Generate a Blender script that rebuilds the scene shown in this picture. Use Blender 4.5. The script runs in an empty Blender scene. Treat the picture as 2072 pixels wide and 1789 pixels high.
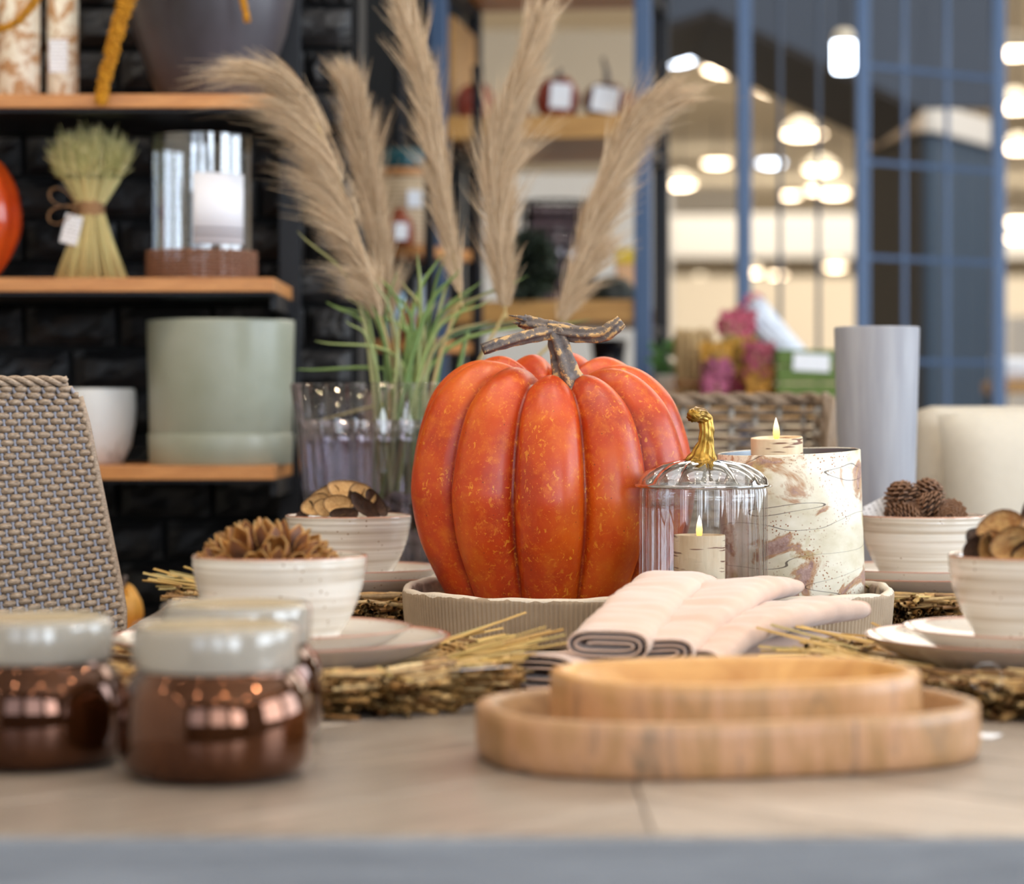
import bpy, bmesh, math, random
import numpy as np
from mathutils import Vector, Matrix, noise

R = random.Random(7)
NPR = np.random.default_rng(11)
sc = bpy.context.scene
col = sc.collection

# ------------------------------------------------------------------ camera
CZ = 0.975            # eye height
TZ = 0.75             # table top height
FPX, HX, HY = 5000.0, 1036.0, 835.0
cam_d = bpy.data.cameras.new('camera')
cam = bpy.data.objects.new('camera', cam_d)
col.objects.link(cam)
cam.location = (0, 0, CZ)
cam.rotation_euler = (math.pi / 2, 0, 0)
cam_d.sensor_width = 36
cam_d.lens = FPX / 2072 * 36
cam_d.shift_y = -(894.5 - HY) / 2072
cam_d.clip_end = 200
cam_d.dof.use_dof = True
cam_d.dof.focus_distance = 2.40
cam_d.dof.aperture_fstop = 4.4
sc.camera = cam

# ------------------------------------------------------------------ world, lights, exposure
w = bpy.data.worlds.new('sky')
sc.world = w
w.use_nodes = True
bg = w.node_tree.nodes['Background']
bg.inputs[0].default_value = (0.62, 0.76, 1.0, 1)
bg.inputs[1].default_value = 1.0

def area(name, loc, target, sx, sy, power, color):
    l = bpy.data.lights.new(name, 'AREA')
    l.shape = 'RECTANGLE'
    l.size, l.size_y = sx, sy
    l.energy = power
    l.color = color
    o = bpy.data.objects.new(name, l)
    col.objects.link(o)
    o.location = loc
    d = Vector(target) - Vector(loc)
    o.rotation_euler = d.to_track_quat('-Z', 'Y').to_euler()
    return o

DAY = (0.80, 0.90, 1.0)
WARM = (1.0, 0.80, 0.58)
# daylight through the shop windows behind and to the right of the camera
area('window_daylight_rear_a', (-1.6, -3.9, 2.15), (-1.6, 0, 2.15), 1.9, 2.1, 28, DAY)
area('window_daylight_rear_b', (0.9, -3.9, 2.15), (0.9, 0, 2.15), 1.9, 2.1, 52, DAY)
area('window_daylight_rear_c', (3.4, -3.9, 2.15), (3.4, 0, 2.15), 1.9, 2.1, 120, DAY)
area('window_daylight_right_a', (4.88, 0.6, 2.15), (0, 0.6, 2.15), 2.4, 2.1, 150, DAY)
area('window_daylight_right_b', (4.88, 3.6, 2.15), (0, 3.6, 2.15), 2.4, 2.1, 110, DAY)
# large unseen fill lights added below the shop ceiling
area('ceiling_fill_light_a', (0.2, 2.2, 4.15), (0.2, 2.2, 0), 3.4, 2.6, 46, (0.98, 0.98, 1.0))
area('ceiling_fill_light_b', (2.5, 9.0, 4.15), (2.5, 9.0, 0), 5.0, 5.0, 260, (1.0, 0.90, 0.78))
area('ceiling_fill_light_c', (5.0, 20.0, 4.15), (5.0, 20.0, 0), 9.0, 9.0, 1000, (1.0, 0.90, 0.76))
area('ceiling_fill_light_d', (7.0, 36.0, 4.15), (7.0, 36.0, 0), 12.0, 12.0, 1300, (1.0, 0.90, 0.76))

sc.view_settings.view_transform = 'Standard'
sc.view_settings.look = 'None'
sc.view_settings.gamma = 1.0
sc.view_settings.use_curve_mapping = False
sc.view_settings.exposure = 0.12
sc.cycles.use_denoising = True
sc.cycles.sample_clamp_indirect = 6.0
sc.cycles.caustics_reflective = False
sc.cycles.caustics_refractive = False
sc.cycles.transparent_max_bounces = 24

# ------------------------------------------------------------------ helpers
def P(px, py, d):
    """photo pixel at depth d -> world point"""
    return Vector(((px - HX) / FPX * d, d, CZ + (HY - py) / FPX * d))

def PX(px, d): return (px - HX) / FPX * d
def PZ(py, d): return CZ + (HY - py) / FPX * d

def lin(c):
    return tuple(((v / 255) / 12.92 if v / 255 <= 0.04045 else (((v / 255) + 0.055) / 1.055) ** 2.4) for v in c)

def tag(o, label, cat, group=None):
    o['label'] = label
    o['category'] = cat
    if group: o['group'] = group
    return o

def structure(o):
    o['kind'] = 'structure'
    return o

def stuff(o):
    o['kind'] = 'stuff'
    return o

def empty(name, loc=(0, 0, 0), rz=0.0):
    o = bpy.data.objects.new(name, None)
    o.empty_display_size = 0.05
    col.objects.link(o)
    o.location = loc
    o.rotation_euler = (0, 0, rz)
    return o

class MB:
    """collects geometry that becomes one mesh object"""
    def __init__(self):
        self.v = []; self.f = []; self.t = []
    def add(self, verts, faces, tone=0.0):
        o = len(self.v)
        self.v.extend([tuple(p) for p in verts])
        self.f.extend([tuple(i + o for i in f) for f in faces])
        if np.isscalar(tone): self.t.extend([tone] * len(verts))
        else: self.t.extend(list(tone))
        return self
    def box(self, c, s, rot=None, bev=0.0):
        hx, hy, hz = s[0] / 2, s[1] / 2, s[2] / 2
        if bev <= 0:
            vs = [Vector((x, y, z)) for z in (-hz, hz) for y in (-hy, hy) for x in (-hx, hx)]
            fs = [(0, 2, 3, 1), (4, 5, 7, 6), (0, 1, 5, 4), (2, 6, 7, 3), (0, 4, 6, 2), (1, 3, 7, 5)]
        else:
            bm = bmesh.new()
            bmesh.ops.create_cube(bm, size=1.0)
            bmesh.ops.scale(bm, vec=s, verts=bm.verts)
            bmesh.ops.bevel(bm, geom=bm.edges[:], offset=bev, segments=2, affect='EDGES', profile=0.6)
            bm.verts.index_update()
            vs = [v.co.copy() for v in bm.verts]
            fs = [tuple(v.index for v in f.verts) for f in bm.faces]
            bm.free()
        c = Vector(c)
        if rot is not None: vs = [rot @ p + c for p in vs]
        else: vs = [p + c for p in vs]
        return self.add(vs, fs)
    def lathe(self, prof, n=48, rf=None, c=(0, 0, 0), closed=False, tone=None):
        """prof [(r,z)]; rf(theta, r, z, i)->r ; closed joins last profile point to first"""
        vs = []; fs = []; tn = []
        m = len(prof)
        for i, (r, z) in enumerate(prof):
            for k in range(n):
                a = 2 * math.pi * k / n
                rr = rf(a, r, z, i) if rf else r
                vs.append((c[0] + rr * math.cos(a), c[1] + rr * math.sin(a), c[2] + z))
                tn.append(tone[i] if tone else 0.0)
        for i in range(m if closed else m - 1):
            j = (i + 1) % m
            for k in range(n):
                k2 = (k + 1) % n
                fs.append((i * n + k, i * n + k2, j * n + k2, j * n + k))
        return self.add(vs, fs, tn)
    def tube(self, pts, rad, n=8, caps=True, ref=None, rf=None, tone=0.0):
        p = np.array([tuple(q) for q in pts], float)
        m = len(p)
        r = np.full(m, rad, float) if np.isscalar(rad) else np.array(rad, float)
        t = np.gradient(p, axis=0)
        t /= np.maximum(np.linalg.norm(t, axis=1, keepdims=True), 1e-12)
        if ref is None:
            n1 = np.zeros_like(p)
            a = np.array((0, 0, 1.0)) if abs(t[0][2]) < 0.9 else np.array((1.0, 0, 0))
            cur = a - a.dot(t[0]) * t[0]
            for i in range(m):
                cur = cur - cur.dot(t[i]) * t[i]
                cur = cur / max(np.linalg.norm(cur), 1e-9)
                n1[i] = cur
        else:
            rf_ = np.broadcast_to(np.array(ref, float), p.shape)
            n1 = rf_ - (rf_ * t).sum(1, keepdims=True) * t
            n1 /= np.maximum(np.linalg.norm(n1, axis=1, keepdims=True), 1e-9)
        n2 = np.cross(t, n1)
        ang = np.arange(n) * 2 * math.pi / n
        rr = r[:, None] * (np.ones((m, n)) if rf is None else np.array([[rf(i, a) for a in ang] for i in range(m)]))
        V = p[:, None, :] + rr[..., None] * (np.cos(ang)[None, :, None] * n1[:, None, :] + np.sin(ang)[None, :, None] * n2[:, None, :])
        V = V.reshape(-1, 3)
        fs = []
        for i in range(m - 1):
            for k in range(n):
                k2 = (k + 1) % n
                fs.append((i * n + k, i * n + k2, (i + 1) * n + k2, (i + 1) * n + k))
        if caps:
            fs.append(tuple(range(n - 1, -1, -1)))
            fs.append(tuple((m - 1) * n + k for k in range(n)))
        if not np.isscalar(tone): tone = np.repeat(np.array(tone), n)
        return self.add(V.tolist(), fs, tone)
    def build(self, name, mat=None, parent=None, smooth=True, loc=None, rot=None, tones=False):
        me = bpy.data.meshes.new(name)
        me.from_pydata(self.v, [], self.f)
        if smooth and len(me.polygons):
            me.polygons.foreach_set('use_smooth', [True] * len(me.polygons))
        if tones:
            at = me.attributes.new('tone', 'FLOAT', 'POINT')
            at.data.foreach_set('value', np.array(self.t, dtype=np.float32))
        me.update()
        return link(name, me, mat, parent, loc, rot)

def link(name, me, mat=None, parent=None, loc=None, rot=None):
    o = bpy.data.objects.new(name, me)
    col.objects.link(o)
    if mat is not None and len(me.materials) == 0: me.materials.append(mat)
    if parent is not None: o.parent = parent
    if loc is not None: o.location = loc
    if rot is not None: o.rotation_euler = rot
    return o

def sharp(o, deg=35):
    me = o.data
    try: me.set_sharp_from_angle(angle=math.radians(deg))
    except Exception: pass
    return o

def copy_tree(o, parent=None):
    c = o.copy()
    col.objects.link(c)
    if parent is not None:
        c.parent = parent
        c.matrix_parent_inverse = o.matrix_parent_inverse
    for ch in [x for x in bpy.data.objects if x.parent == o]:
        copy_tree(ch, c)
    return c

def spline(ctrl, n):
    """Catmull-Rom through control points"""
    c = np.array([tuple(x) for x in ctrl], float)
    c = np.vstack([2 * c[0] - c[1], c, 2 * c[-1] - c[-2]])
    m = len(c) - 3
    out = []
    for i in range(n):
        s = i / (n - 1) * m
        k = min(int(s), m - 1); f = s - k
        p0, p1, p2, p3 = c[k], c[k + 1], c[k + 2], c[k + 3]
        out.append(0.5 * ((2 * p1) + (-p0 + p2) * f + (2 * p0 - 5 * p1 + 4 * p2 - p3) * f * f + (-p0 + 3 * p1 - 3 * p2 + p3) * f ** 3))
    return np.array(out)

def lerp(a, b, t): return a + (b - a) * t
def sstep(x, a, b):
    t = min(1, max(0, (x - a) / (b - a))); return t * t * (3 - 2 * t)

# ------------------------------------------------------------------ materials
class N:
    """small wrapper for building node materials"""
    def __init__(self, name, color=(0.5, 0.5, 0.5), rough=0.5, metal=0.0, **kw):
        self.m = bpy.data.materials.new(name)
        self.m.use_nodes = True
        self.t = self.m.node_tree
        self.b = self.t.nodes['Principled BSDF']
        self.out = self.t.nodes['Material Output']
        self.b.inputs['Base Color'].default_value = (*color, 1)
        self.b.inputs['Roughness'].default_value = rough
        self.b.inputs['Metallic'].default_value = metal
        for k, v in kw.items():
            key = k.replace('_', ' ')
            self.b.inputs[key].default_value = v
        self._co = None
    def n(self, typ, **props):
        x = self.t.nodes.new(typ)
        for k, v in props.items(): setattr(x, k, v)
        return x
    def l(self, a, b): self.t.links.new(a, b)
    def coord(self, kind='Object', scale=(1, 1, 1), rot=(0, 0, 0), loc=(0, 0, 0)):
        c = self.n('ShaderNodeTexCoord')
        mp = self.n('ShaderNodeMapping')
        mp.inputs['Scale'].default_value = scale
        mp.inputs['Rotation'].default_value = rot
        mp.inputs['Location'].default_value = loc
        self.l(c.outputs[kind], mp.inputs['Vector'])
        return mp.outputs['Vector']
    def noise(self, vec, scale=5, detail=4, rough=0.55, dist=0.0):
        x = self.n('ShaderNodeTexNoise')
        x.inputs['Scale'].default_value = scale
        x.inputs['Detail'].default_value = detail
        x.inputs['Roughness'].default_value = rough
        x.inputs['Distortion'].default_value = dist
        self.l(vec, x.inputs['Vector'])
        return x.outputs['Fac']
    def voro(self, vec, scale=5, feature='F1', out='Distance', rnd=1.0):
        x = self.n('ShaderNodeTexVoronoi', feature=feature)
        x.inputs['Scale'].default_value = scale
        x.inputs['Randomness'].default_value = rnd
        self.l(vec, x.inputs['Vector'])
        return x.outputs[out]
    def wave(self, vec, scale=5, dist=0, detail=2, dscale=1.0, wtype='BANDS', direction='X'):
        x = self.n('ShaderNodeTexWave', wave_type=wtype)
        if wtype == 'BANDS': x.bands_direction = direction
        else: x.rings_direction = direction
        x.inputs['Scale'].default_value = scale
        x.inputs['Distortion'].default_value = dist
        x.inputs['Detail'].default_value = detail
        x.inputs['Detail Scale'].default_value = dscale
        self.l(vec, x.inputs['Vector'])
        return x.outputs['Fac']
    def ramp(self, fac, stops, interp='LINEAR'):
        x = self.n('ShaderNodeValToRGB')
        cr = x.color_ramp
        cr.interpolation = interp
        while len(cr.elements) < len(stops): cr.elements.new(0.5)
        for e, (p, c) in zip(cr.elements, stops):
            e.position = p
            e.color = (*c, 1) if len(c) == 3 else c
        self.l(fac, x.inputs['Fac'])
        return x.outputs['Color']
    def mix(self, fac, a, b, mode='MIX'):
        x = self.n('ShaderNodeMix', data_type='RGBA', blend_type=mode)
        for sock, val in ((x.inputs[0], fac), (x.inputs[6], a), (x.inputs[7], b)):
            if hasattr(val, 'is_output'): self.l(val, sock)
            elif isinstance(val, tuple): sock.default_value = (*val, 1) if len(val) == 3 else val
            else: sock.default_value = val
        return x.outputs[2]
    def math(self, op, a, b=0.0):
        x = self.n('ShaderNodeMath', operation=op)
        for sock, val in ((x.inputs[0], a), (x.inputs[1], b)):
            if hasattr(val, 'is_output'): self.l(val, sock)
            else: sock.default_value = val
        return x.outputs[0]
    def attr(self, name='tone'):
        x = self.n('ShaderNodeAttribute'); x.attribute_name = name
        return x.outputs['Fac']
    def island(self):
        return self.n('ShaderNodeNewGeometry').outputs['Random Per Island']
    def objrand(self):
        return self.n('ShaderNodeObjectInfo').outputs['Random']
    def sep(self, vec, axis):
        x = self.n('ShaderNodeSeparateXYZ'); self.l(vec, x.inputs[0]); return x.outputs[axis]
    def color(self, sock): self.l(sock, self.b.inputs['Base Color']); return self
    def rough(self, sock): self.l(sock, self.b.inputs['Roughness']); return self
    def bump(self, h, strength=0.3, dist=0.002):
        x = self.n('ShaderNodeBump')
        x.inputs['Strength'].default_value = strength
        x.inputs['Distance'].default_value = dist
        self.l(h, x.inputs['Height'])
        self.l(x.outputs['Normal'], self.b.inputs['Normal'])
        return self

def simple(name, rgb, rough=0.5, metal=0.0, var=0.0, vscale=20, bump=0.0, **kw):
    c = lin(rgb)
    m = N(name, c, rough, metal, **kw)
    if var > 0 or bump > 0:
        v = m.coord('Object')
        f = m.noise(v, vscale, 5)
        if var > 0:
            m.color(m.ramp(f, [(0.25, tuple(x * (1 - var) for x in c)), (0.75, tuple(min(1, x * (1 + var)) for x in c))]))
        if bump > 0: m.bump(f, bump, 0.003)
    return m.m

def wood(name, dark, light, scale=(1, 12, 12), rough=0.45, bump=0.15, nscale=6.0, objrand=False):
    m = N(name, lin(light), rough)
    v = m.coord('Object', scale=scale)
    if objrand:
        add = m.n('ShaderNodeVectorMath', operation='ADD')
        m.l(v, add.inputs[0])
        cmb = m.n('ShaderNodeCombineXYZ')
        rr = m.math('MULTIPLY', m.objrand(), 37.0)
        for i in range(3): m.l(rr, cmb.inputs[i])
        m.l(cmb.outputs[0], add.inputs[1])
        v = add.outputs[0]
    f = m.noise(v, nscale, 6, 0.6, 0.6)
    g = m.noise(v, nscale * 7, 3, 0.5)
    c = m.ramp(f, [(0.3, lin(dark)), (0.7, lin(light))])
    c2 = m.mix(0.25, c, m.ramp(g, [(0.35, lin(dark)), (0.65, lin(light))]))
    if objrand:
        c2 = m.mix(m.math('MULTIPLY', m.objrand(), 0.6), c2, tuple(x * 0.7 for x in lin(dark)))
    m.color(c2)
    m.bump(f, bump, 0.001)
    return m.m

def thin_glass(name, tint=(1, 1, 1), ior=1.45, refl=1.0, rough=0.02, bump=None):
    """thin walled glass: see-through with a fresnel sheen"""
    m = N(name)
    tr = m.n('ShaderNodeBsdfTransparent'); tr.inputs['Color'].default_value = (*tint, 1)
    gl = m.n('ShaderNodeBsdfGlossy'); gl.inputs['Roughness'].default_value = rough
    lw = m.n('ShaderNodeLayerWeight'); lw.inputs['Blend'].default_value = 0.5
    mx = m.n('ShaderNodeMixShader')
    f0 = ((ior - 1) / (ior + 1)) ** 2
    f = m.math('ADD', m.math('MULTIPLY', m.math('POWER', lw.outputs['Facing'], 4.0), 0.85), f0)
    f = m.math('MINIMUM', m.math('MULTIPLY', f, refl), 1.0)
    m.l(f, mx.inputs[0]); m.l(tr.outputs[0], mx.inputs[1]); m.l(gl.outputs[0], mx.inputs[2])
    m.l(mx.outputs[0], m.out.inputs['Surface'])
    return m.m

def emit(name, rgb, strength):
    m = N(name, (0, 0, 0))
    m.b.inputs['Emission Color'].default_value = (*lin(rgb), 1)
    m.b.inputs['Emission Strength'].default_value = strength
    return m.m

M = {}
M['metal_dark'] = simple('dark blue grey painted steel', (52, 62, 78), 0.38, 0.3)
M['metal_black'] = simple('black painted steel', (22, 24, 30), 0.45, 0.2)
M['metal_blue'] = simple('steel with daylight blue', (74, 96, 128), 0.40, 0.2)  # blue of reflected daylight is put into this steel colour
M['paper'] = simple('white paper', (236, 238, 244), 0.6)
M['cream_shade'] = simple('cream lamp shade', (226, 216, 196), 0.6)
M['lamp_warm'] = emit('lamp diffuser warm', (255, 226, 190), 14)
M['lamp_cool'] = emit('lamp diffuser cool', (225, 238, 255), 12)

# ================================================================== the setting
M['floor'] = simple('polished concrete floor', (112, 106, 99), 0.35, var=0.12, vscale=1.5)
M['ceiling'] = simple('tan shop ceiling', (238, 228, 208), 0.8, var=0.05, vscale=0.6)
M['wall_cream'] = simple('cream painted wall', (222, 212, 194), 0.8, var=0.05, vscale=0.5)
M['wall_white'] = simple('white painted wall', (232, 230, 226), 0.7)
M['wall_charcoal'] = simple('charcoal shop wall', (92, 90, 88), 0.8)
M['mortar'] = simple('black mortar', (12, 12, 14), 0.9)

def slab(name, lo, hi, mat):
    lo, hi = Vector(lo), Vector(hi)
    b = MB().box((0, 0, 0), tuple(hi - lo))
    return structure(b.build(name, mat, smooth=False, loc=tuple((lo + hi) / 2)))

slab('floor', (-3.2, -4.2, -0.1), (16.2, 48.2, 0), M['floor'])
slab('ceiling', (-3.2, -4.2, 4.2), (16.2, 48.2, 4.3), M['ceiling'])
slab('wall_back', (-3.2, 48.0, 0), (16.2, 48.2, 4.2), M['wall_cream'])
slab('wall_left', (-3.2, -4.2, 0), (-3.0, 48.0, 4.2), M['wall_cream'])
slab('wall_right', (16.0, 6.0, 0), (16.2, 48.0, 4.2), M['wall_cream'])

# front wall (behind the camera) and the near right wall, each opened by windows
M['frame_white'] = simple('white window frame', (225, 226, 228), 0.4)
M['pane'] = thin_glass('window glass')

def window_wall(name, length, openings, loc, rz, wins, start):
    """wall along local x, height 4.2, openings [x0,x1] from z 1.1 to 3.2"""
    b = MB()
    b.box((length / 2, 0, 0.55), (length, 0.2, 1.1))
    b.box((length / 2, 0, 3.7), (length, 0.2, 1.0))
    xs = [0] + [x for o in openings for x in o] + [length]
    for i in range(0, len(xs), 2):
        b.box(((xs[i] + xs[i + 1]) / 2, 0, 2.15), (xs[i + 1] - xs[i], 0.2, 2.1))
    wobj = structure(b.build(name, M['wall_charcoal'], smooth=False, loc=loc, rot=(0, 0, rz)))
    for k, (a, c) in enumerate(openings):
        e = structure(empty('window_%d' % (start + k), loc, rz))
        f = MB()
        for x in (a + 0.03, (a + c) / 2, c - 0.03): f.box((x, 0, 2.15), (0.05, 0.08, 2.1))
        for z in (1.13, 2.15, 3.17): f.box(((a + c) / 2, 0, z), (c - a, 0.07, 0.05))
        f.build('window_frame', M['frame_white'], e, smooth=False)
        for x0, x1 in ((a, (a + c) / 2), ((a + c) / 2, c)):
            for z0, z1 in ((1.1, 2.15), (2.15, 3.2)):
                MB().box(((x0 + x1) / 2, -0.05, (z0 + z1) / 2), (x1 - x0 - 0.05, 0.006, z1 - z0 - 0.05)).build('pane', M['pane'], e, smooth=False)
    return wobj

window_wall('wall_front', 8.0, [(0.45, 2.35), (2.95, 4.85), (5.45, 7.35)], (-3.0, -4.1, 0), 0, 3, 1)
window_wall('wall_right_near', 10.2, [(3.5, 5.9), (6.5, 8.9)], (5.1, -4.2, 0), math.pi / 2, 2, 4)

# ---- black split-face brick wall behind the left shelves
WY = 3.95
wl = slab('wall_brick', (-3.0, WY, 0), (-0.245, WY + 0.2, 2.6), M['mortar'])
wl_c = wl.location.copy()
m = N('black split brick', lin((34, 33, 36)), 0.5)
v = m.coord('Object', scale=(1, 1, 1))
f1 = m.noise(v, 26, 6, 0.65, 0.8)
ob = m.objrand()
m.color(m.mix(m.math('MULTIPLY', ob, 0.7), m.ramp(f1, [(0.3, lin((8, 8, 10))), (0.75, lin((40, 38, 40)))]), lin((24, 23, 26))))
m.bump(f1, 0.8, 0.006)
m.rough(m.ramp(f1, [(0.3, (0.6,) * 3), (0.7, (0.42,) * 3)]))
M['brick'] = m.m

def brick_mesh(wd, ht, dp, seed):
    rr = random.Random(seed)
    b = MB()
    nx, nz = 7, 4
    vs = []; fs = []
    for j in range(nz + 1):
        for i in range(nx + 1):
            x = -wd / 2 + wd * i / nx; z = -ht / 2 + ht * j / nz
            edge = (i in (0, nx)) or (j in (0, nz))
            y = -dp + (0.007 if edge else -rr.random() * 0.010)
            vs.append((x + (0 if edge else rr.uniform(-.004, .004)), y, z + (0 if edge else rr.uniform(-.003, .003))))
    for j in range(nz):
        for i in range(nx):
            a = j * (nx + 1) + i
            fs.append((a, a + 1, a + nx + 2, a + nx + 1))
    k = len(vs)
    vs += [(-wd / 2, 0, -ht / 2), (wd / 2, 0, -ht / 2), (wd / 2, 0, ht / 2), (-wd / 2, 0, ht / 2)]
    bl, br, tl, tr = 0, nx, nz * (nx + 1), nz * (nx + 1) + nx
    fs.append(tuple([k, k + 1] + list(range(br, bl - 1, -1))))
    fs.append(tuple([k + 2, k + 3] + list(range(tl, tr + 1))))
    fs.append(tuple([k + 3, k] + [j * (nx + 1) for j in range(nz + 1)]))
    fs.append(tuple([k + 1, k + 2] + [j * (nx + 1) + nx for j in range(nz, -1, -1)]))
    b.add(vs, fs)
    me = bpy.data.meshes.new('brick')
    me.from_pydata(b.v, [], b.f); me.materials.append(M['brick']); me.update()
    return me
BH, BW = 0.068, 0.150
brick_full = [brick_mesh(BW - 0.010, BH - 0.010, 0.022, 20 + i) for i in range(5)]
brick_half = [brick_mesh(BW / 2 - 0.010, BH - 0.010, 0.022, 40 + i) for i in range(3)]
for row in range(18):
    z = 0.50 + row * BH
    off = (row % 2) * BW / 2
    x = -0.252 - BW / 2
    if row % 2:
        link('brick', R.choice(brick_half), None, wl, loc=(-0.252 - BW / 4 - wl_c.x, -0.1, z - wl_c.z))
        x -= BW / 2
    for k in range(6):
        if x - k * BW < -1.15: break
        link('brick', R.choice(brick_full), None, wl, loc=(x - k * BW - wl_c.x, -0.1 - R.uniform(0, .004), z - wl_c.z))

# dark panelled recess between the brick wall and the shelving
slab('wall_recess', (-1.2, 6.35, 0), (-0.125, 6.45, 3.4), simple('matt black panel', (13, 14, 18), 0.7))

# ---- the far shop: gable bulkhead, kiosk, partitions
M['slate'] = simple('slate painted board', (66, 74, 88), 0.6, var=0.06, vscale=2)
M['soffit'] = simple('dark brown soffit board', (44, 38, 36), 0.7)
bulk = empty('wall_gable', (0, 8.0, 0)); structure(bulk)
g = [(1318, 56), (1440, 18), (1868, 218), (2012, 218), (2012, -420), (1318, -420)]
def prism(pts, d0, d1):
    b = MB(); n = len(pts)
    vs = [(PX(p[0], 8.0), d0, PZ(p[1], 8.0)) for p in pts] + [(PX(p[0], 8.0), d1, PZ(p[1], 8.0)) for p in pts]
    fs = [tuple(range(n)), tuple(range(2 * n - 1, n - 1, -1))] + [(i, i + n, (i + 1) % n + n, (i + 1) % n) for i in range(n)]
    return b.add(vs, fs)
prism([g[0], g[1], g[2], (1868, -420), (1318, -420)], 0, .95).build('gable_panel', M['slate'], bulk, smooth=False)
prism([(1869, 218), (2012, 218), (2012, -420), (1869, -420)], 0, .04).build('side_panel', M['slate'], bulk, smooth=False)
for a, c in ((g[0], g[1]), (g[1], g[2])):
    p0 = Vector((PX(a[0], 8), 0.475, PZ(a[1], 8))); p1 = Vector((PX(c[0], 8), 0.475, PZ(c[1], 8)))
    d = p1 - p0
    rot = Matrix.Rotation(-math.atan2(d.z, d.x), 3, 'Y')
    MB().box((p0 + p1) / 2 - rot @ Vector((0, 0, 0.012)), (d.length, 0.95, 0.02), rot).build('soffit_board', M['soffit'], bulk, smooth=False)

def kiosk():
    e = structure(empty('wall_kiosk', (PX(1872, 9.6), 9.6, 0)))
    M['kiosk_dark'] = simple('black brown board', (30, 27, 27), 0.6)
    M['kiosk_blue'] = simple('blue grey board', (66, 86, 108), 0.55)
    zt = PZ(268, 9.6)
    # two faces meeting at a corner that points at the viewer
    l = Vector((-0.10, 0.75, 0)); r = Vector((0.37, 0.62, 0))
    for nm, d, mt, k in (('left_face', l, 'kiosk_dark', 1), ('right_face', r, 'kiosk_blue', 4)):
        L = d.length; a = math.atan2(d.y, d.x); rot = Matrix.Rotation(a, 3, 'Z')
        side = -1 if nm == 'left_face' else 1
        for i in range(k):
            c = d * ((i + 0.5) / k)
            MB().box(c + Vector((0, 0, zt / 2)), (L / k - 0.012, 0.05, zt), rot, 0.004).build('wall_panel', M[mt], e, smooth=False)
        MB().box(d * 0.5 + Vector((0, 0, zt + 0.055)), (L + 0.03, 0.09, 0.11), rot, 0.006).build('cornice', M['wall_white'] if side > 0 else simple('tan timber cornice', (190, 170, 148), 0.6), e, smooth=False)
    MB().box(Vector((0.12, 0.62, zt + 0.02)), (0.30, 0.5, 0.04), Matrix.Rotation(math.radians(0), 3, 'Z')).build('roof_board', M['soffit'], e, smooth=False)
kiosk()

def partition(px0, px1, y0, y1, d, mat, dep=0.4, n=1):
    x0, x1 = PX(px0, d), PX(px1, d)
    o = slab('wall_partition_%d' % n, (x0, d, max(0, PZ(y1, d)) if y1 < 900 else 0), (x1, d + dep, PZ(y0, d)), mat)
    return o
partition(1300, 1520, 378, 430, 30, M['wall_white'], n=1)
partition(1280, 2400, 432, 520, 34, M['wall_white'], n=2)
partition(1290, 2300, 560, 950, 26, M['wall_cream'], n=3)
partition(1336, 1360, 350, 950, 12, M['wall_white'], 0.1, n=4)
partition(2042, 2200, 640, 950, 16, M['wall_white'], 0.3, n=5)
partition(930, 1330, 350, 950, 10, M['wall_white'], 0.2, n=6)
partition(930, 1330, 60, 330, 14, M['wall_cream'], 0.2, n=7)

# ---- ceiling lamps of the shop
def lamp_proto(cool):
    e = empty('pendant_lamp')
    m_ = M['lamp_cool'] if cool else M['lamp_warm']
    MB().lathe([(0.012, 0.13), (0.05, 0.12), (0.15, 0.045), (0.165, 0.0), (0.160, 0.0), (0.145, 0.04), (0.0, 0.11)], 20).build('shade', M['cream_shade'], e)
    MB().lathe([(0.0, -0.03), (0.08, -0.026), (0.13, -0.006), (0.15, 0.012), (0.0, 0.02)], 20).build('diffuser', m_, [c for c in e.children if c.name.startswith('shade')][0])
    MB().tube([(0, 0, 0.12), (0, 0, 1.0)], 0.006, 6).build('cord', M['metal_black'], e)
    return e
lamps = {False: lamp_proto(False), True: lamp_proto(True)}
used = {False: False, True: False}
def lamp(x, y, z, cool, label, group):
    if not used[cool]: o = lamps[cool]; used[cool] = True
    else: o = copy_tree(lamps[cool])
    o.location = (x, y, z)
    tag(o, label, 'lamp', group)
    for ch in o.children:
        if ch.name.startswith('cord'): ch.scale = (1, 1, max(0.05, (4.2 - z) / 1.0))
    return o
far = [(1470, 142, 16, 0), (1577, 183, 17, 0), (1620, 272, 19.6, 0), (1660, 344, 22.5, 0), (1688, 392, 25, 0),
       (1376, 374, 24, 0), (1690, 540, 37, 0), (1416, 570, 40, 0), (1608, 577, 42, 0), (1525, 552, 41, 0), (1573, 556, 44, 0),
       (1522, 148, 19, 0), (1525, 270, 30, 1), (1640, 272, 26, 0), (1365, 120, 15.5, 1), (1400, 95, 15.8, 1), (1440, 112, 16.2, 1),
       (2050, 106, 15, 0), (2052, 216, 17.5, 0), (2058, 448, 30, 0), (2056, 482, 33, 0), (2064, 510, 35, 0), (1655, 385, 31, 0), (1480, 590, 38, 1), (1640, 600, 40, 1), (1450, 330, 27, 0), (1560, 330, 28, 1), (1380, 470, 38, 0), (1600, 395, 36, 0), (2060, 300, 22, 0)]
ORD = ['topmost', 'second highest', 'third highest', 'fourth highest', 'fifth highest', 'sixth highest', 'seventh highest', 'eighth highest', 'ninth highest', 'tenth highest', 'eleventh highest', 'twelfth highest', 'thirteenth highest', 'fourteenth highest', 'fifteenth highest', 'sixteenth highest', 'seventeenth highest', 'lowest', 'lowest']
def bay(px): return 0 if px < 1500 else 1 if px < 1740 else 2
where = ['between the shelf post and the first trellis post', 'between the first and second trellis posts', 'right of the last trellis post']
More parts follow.
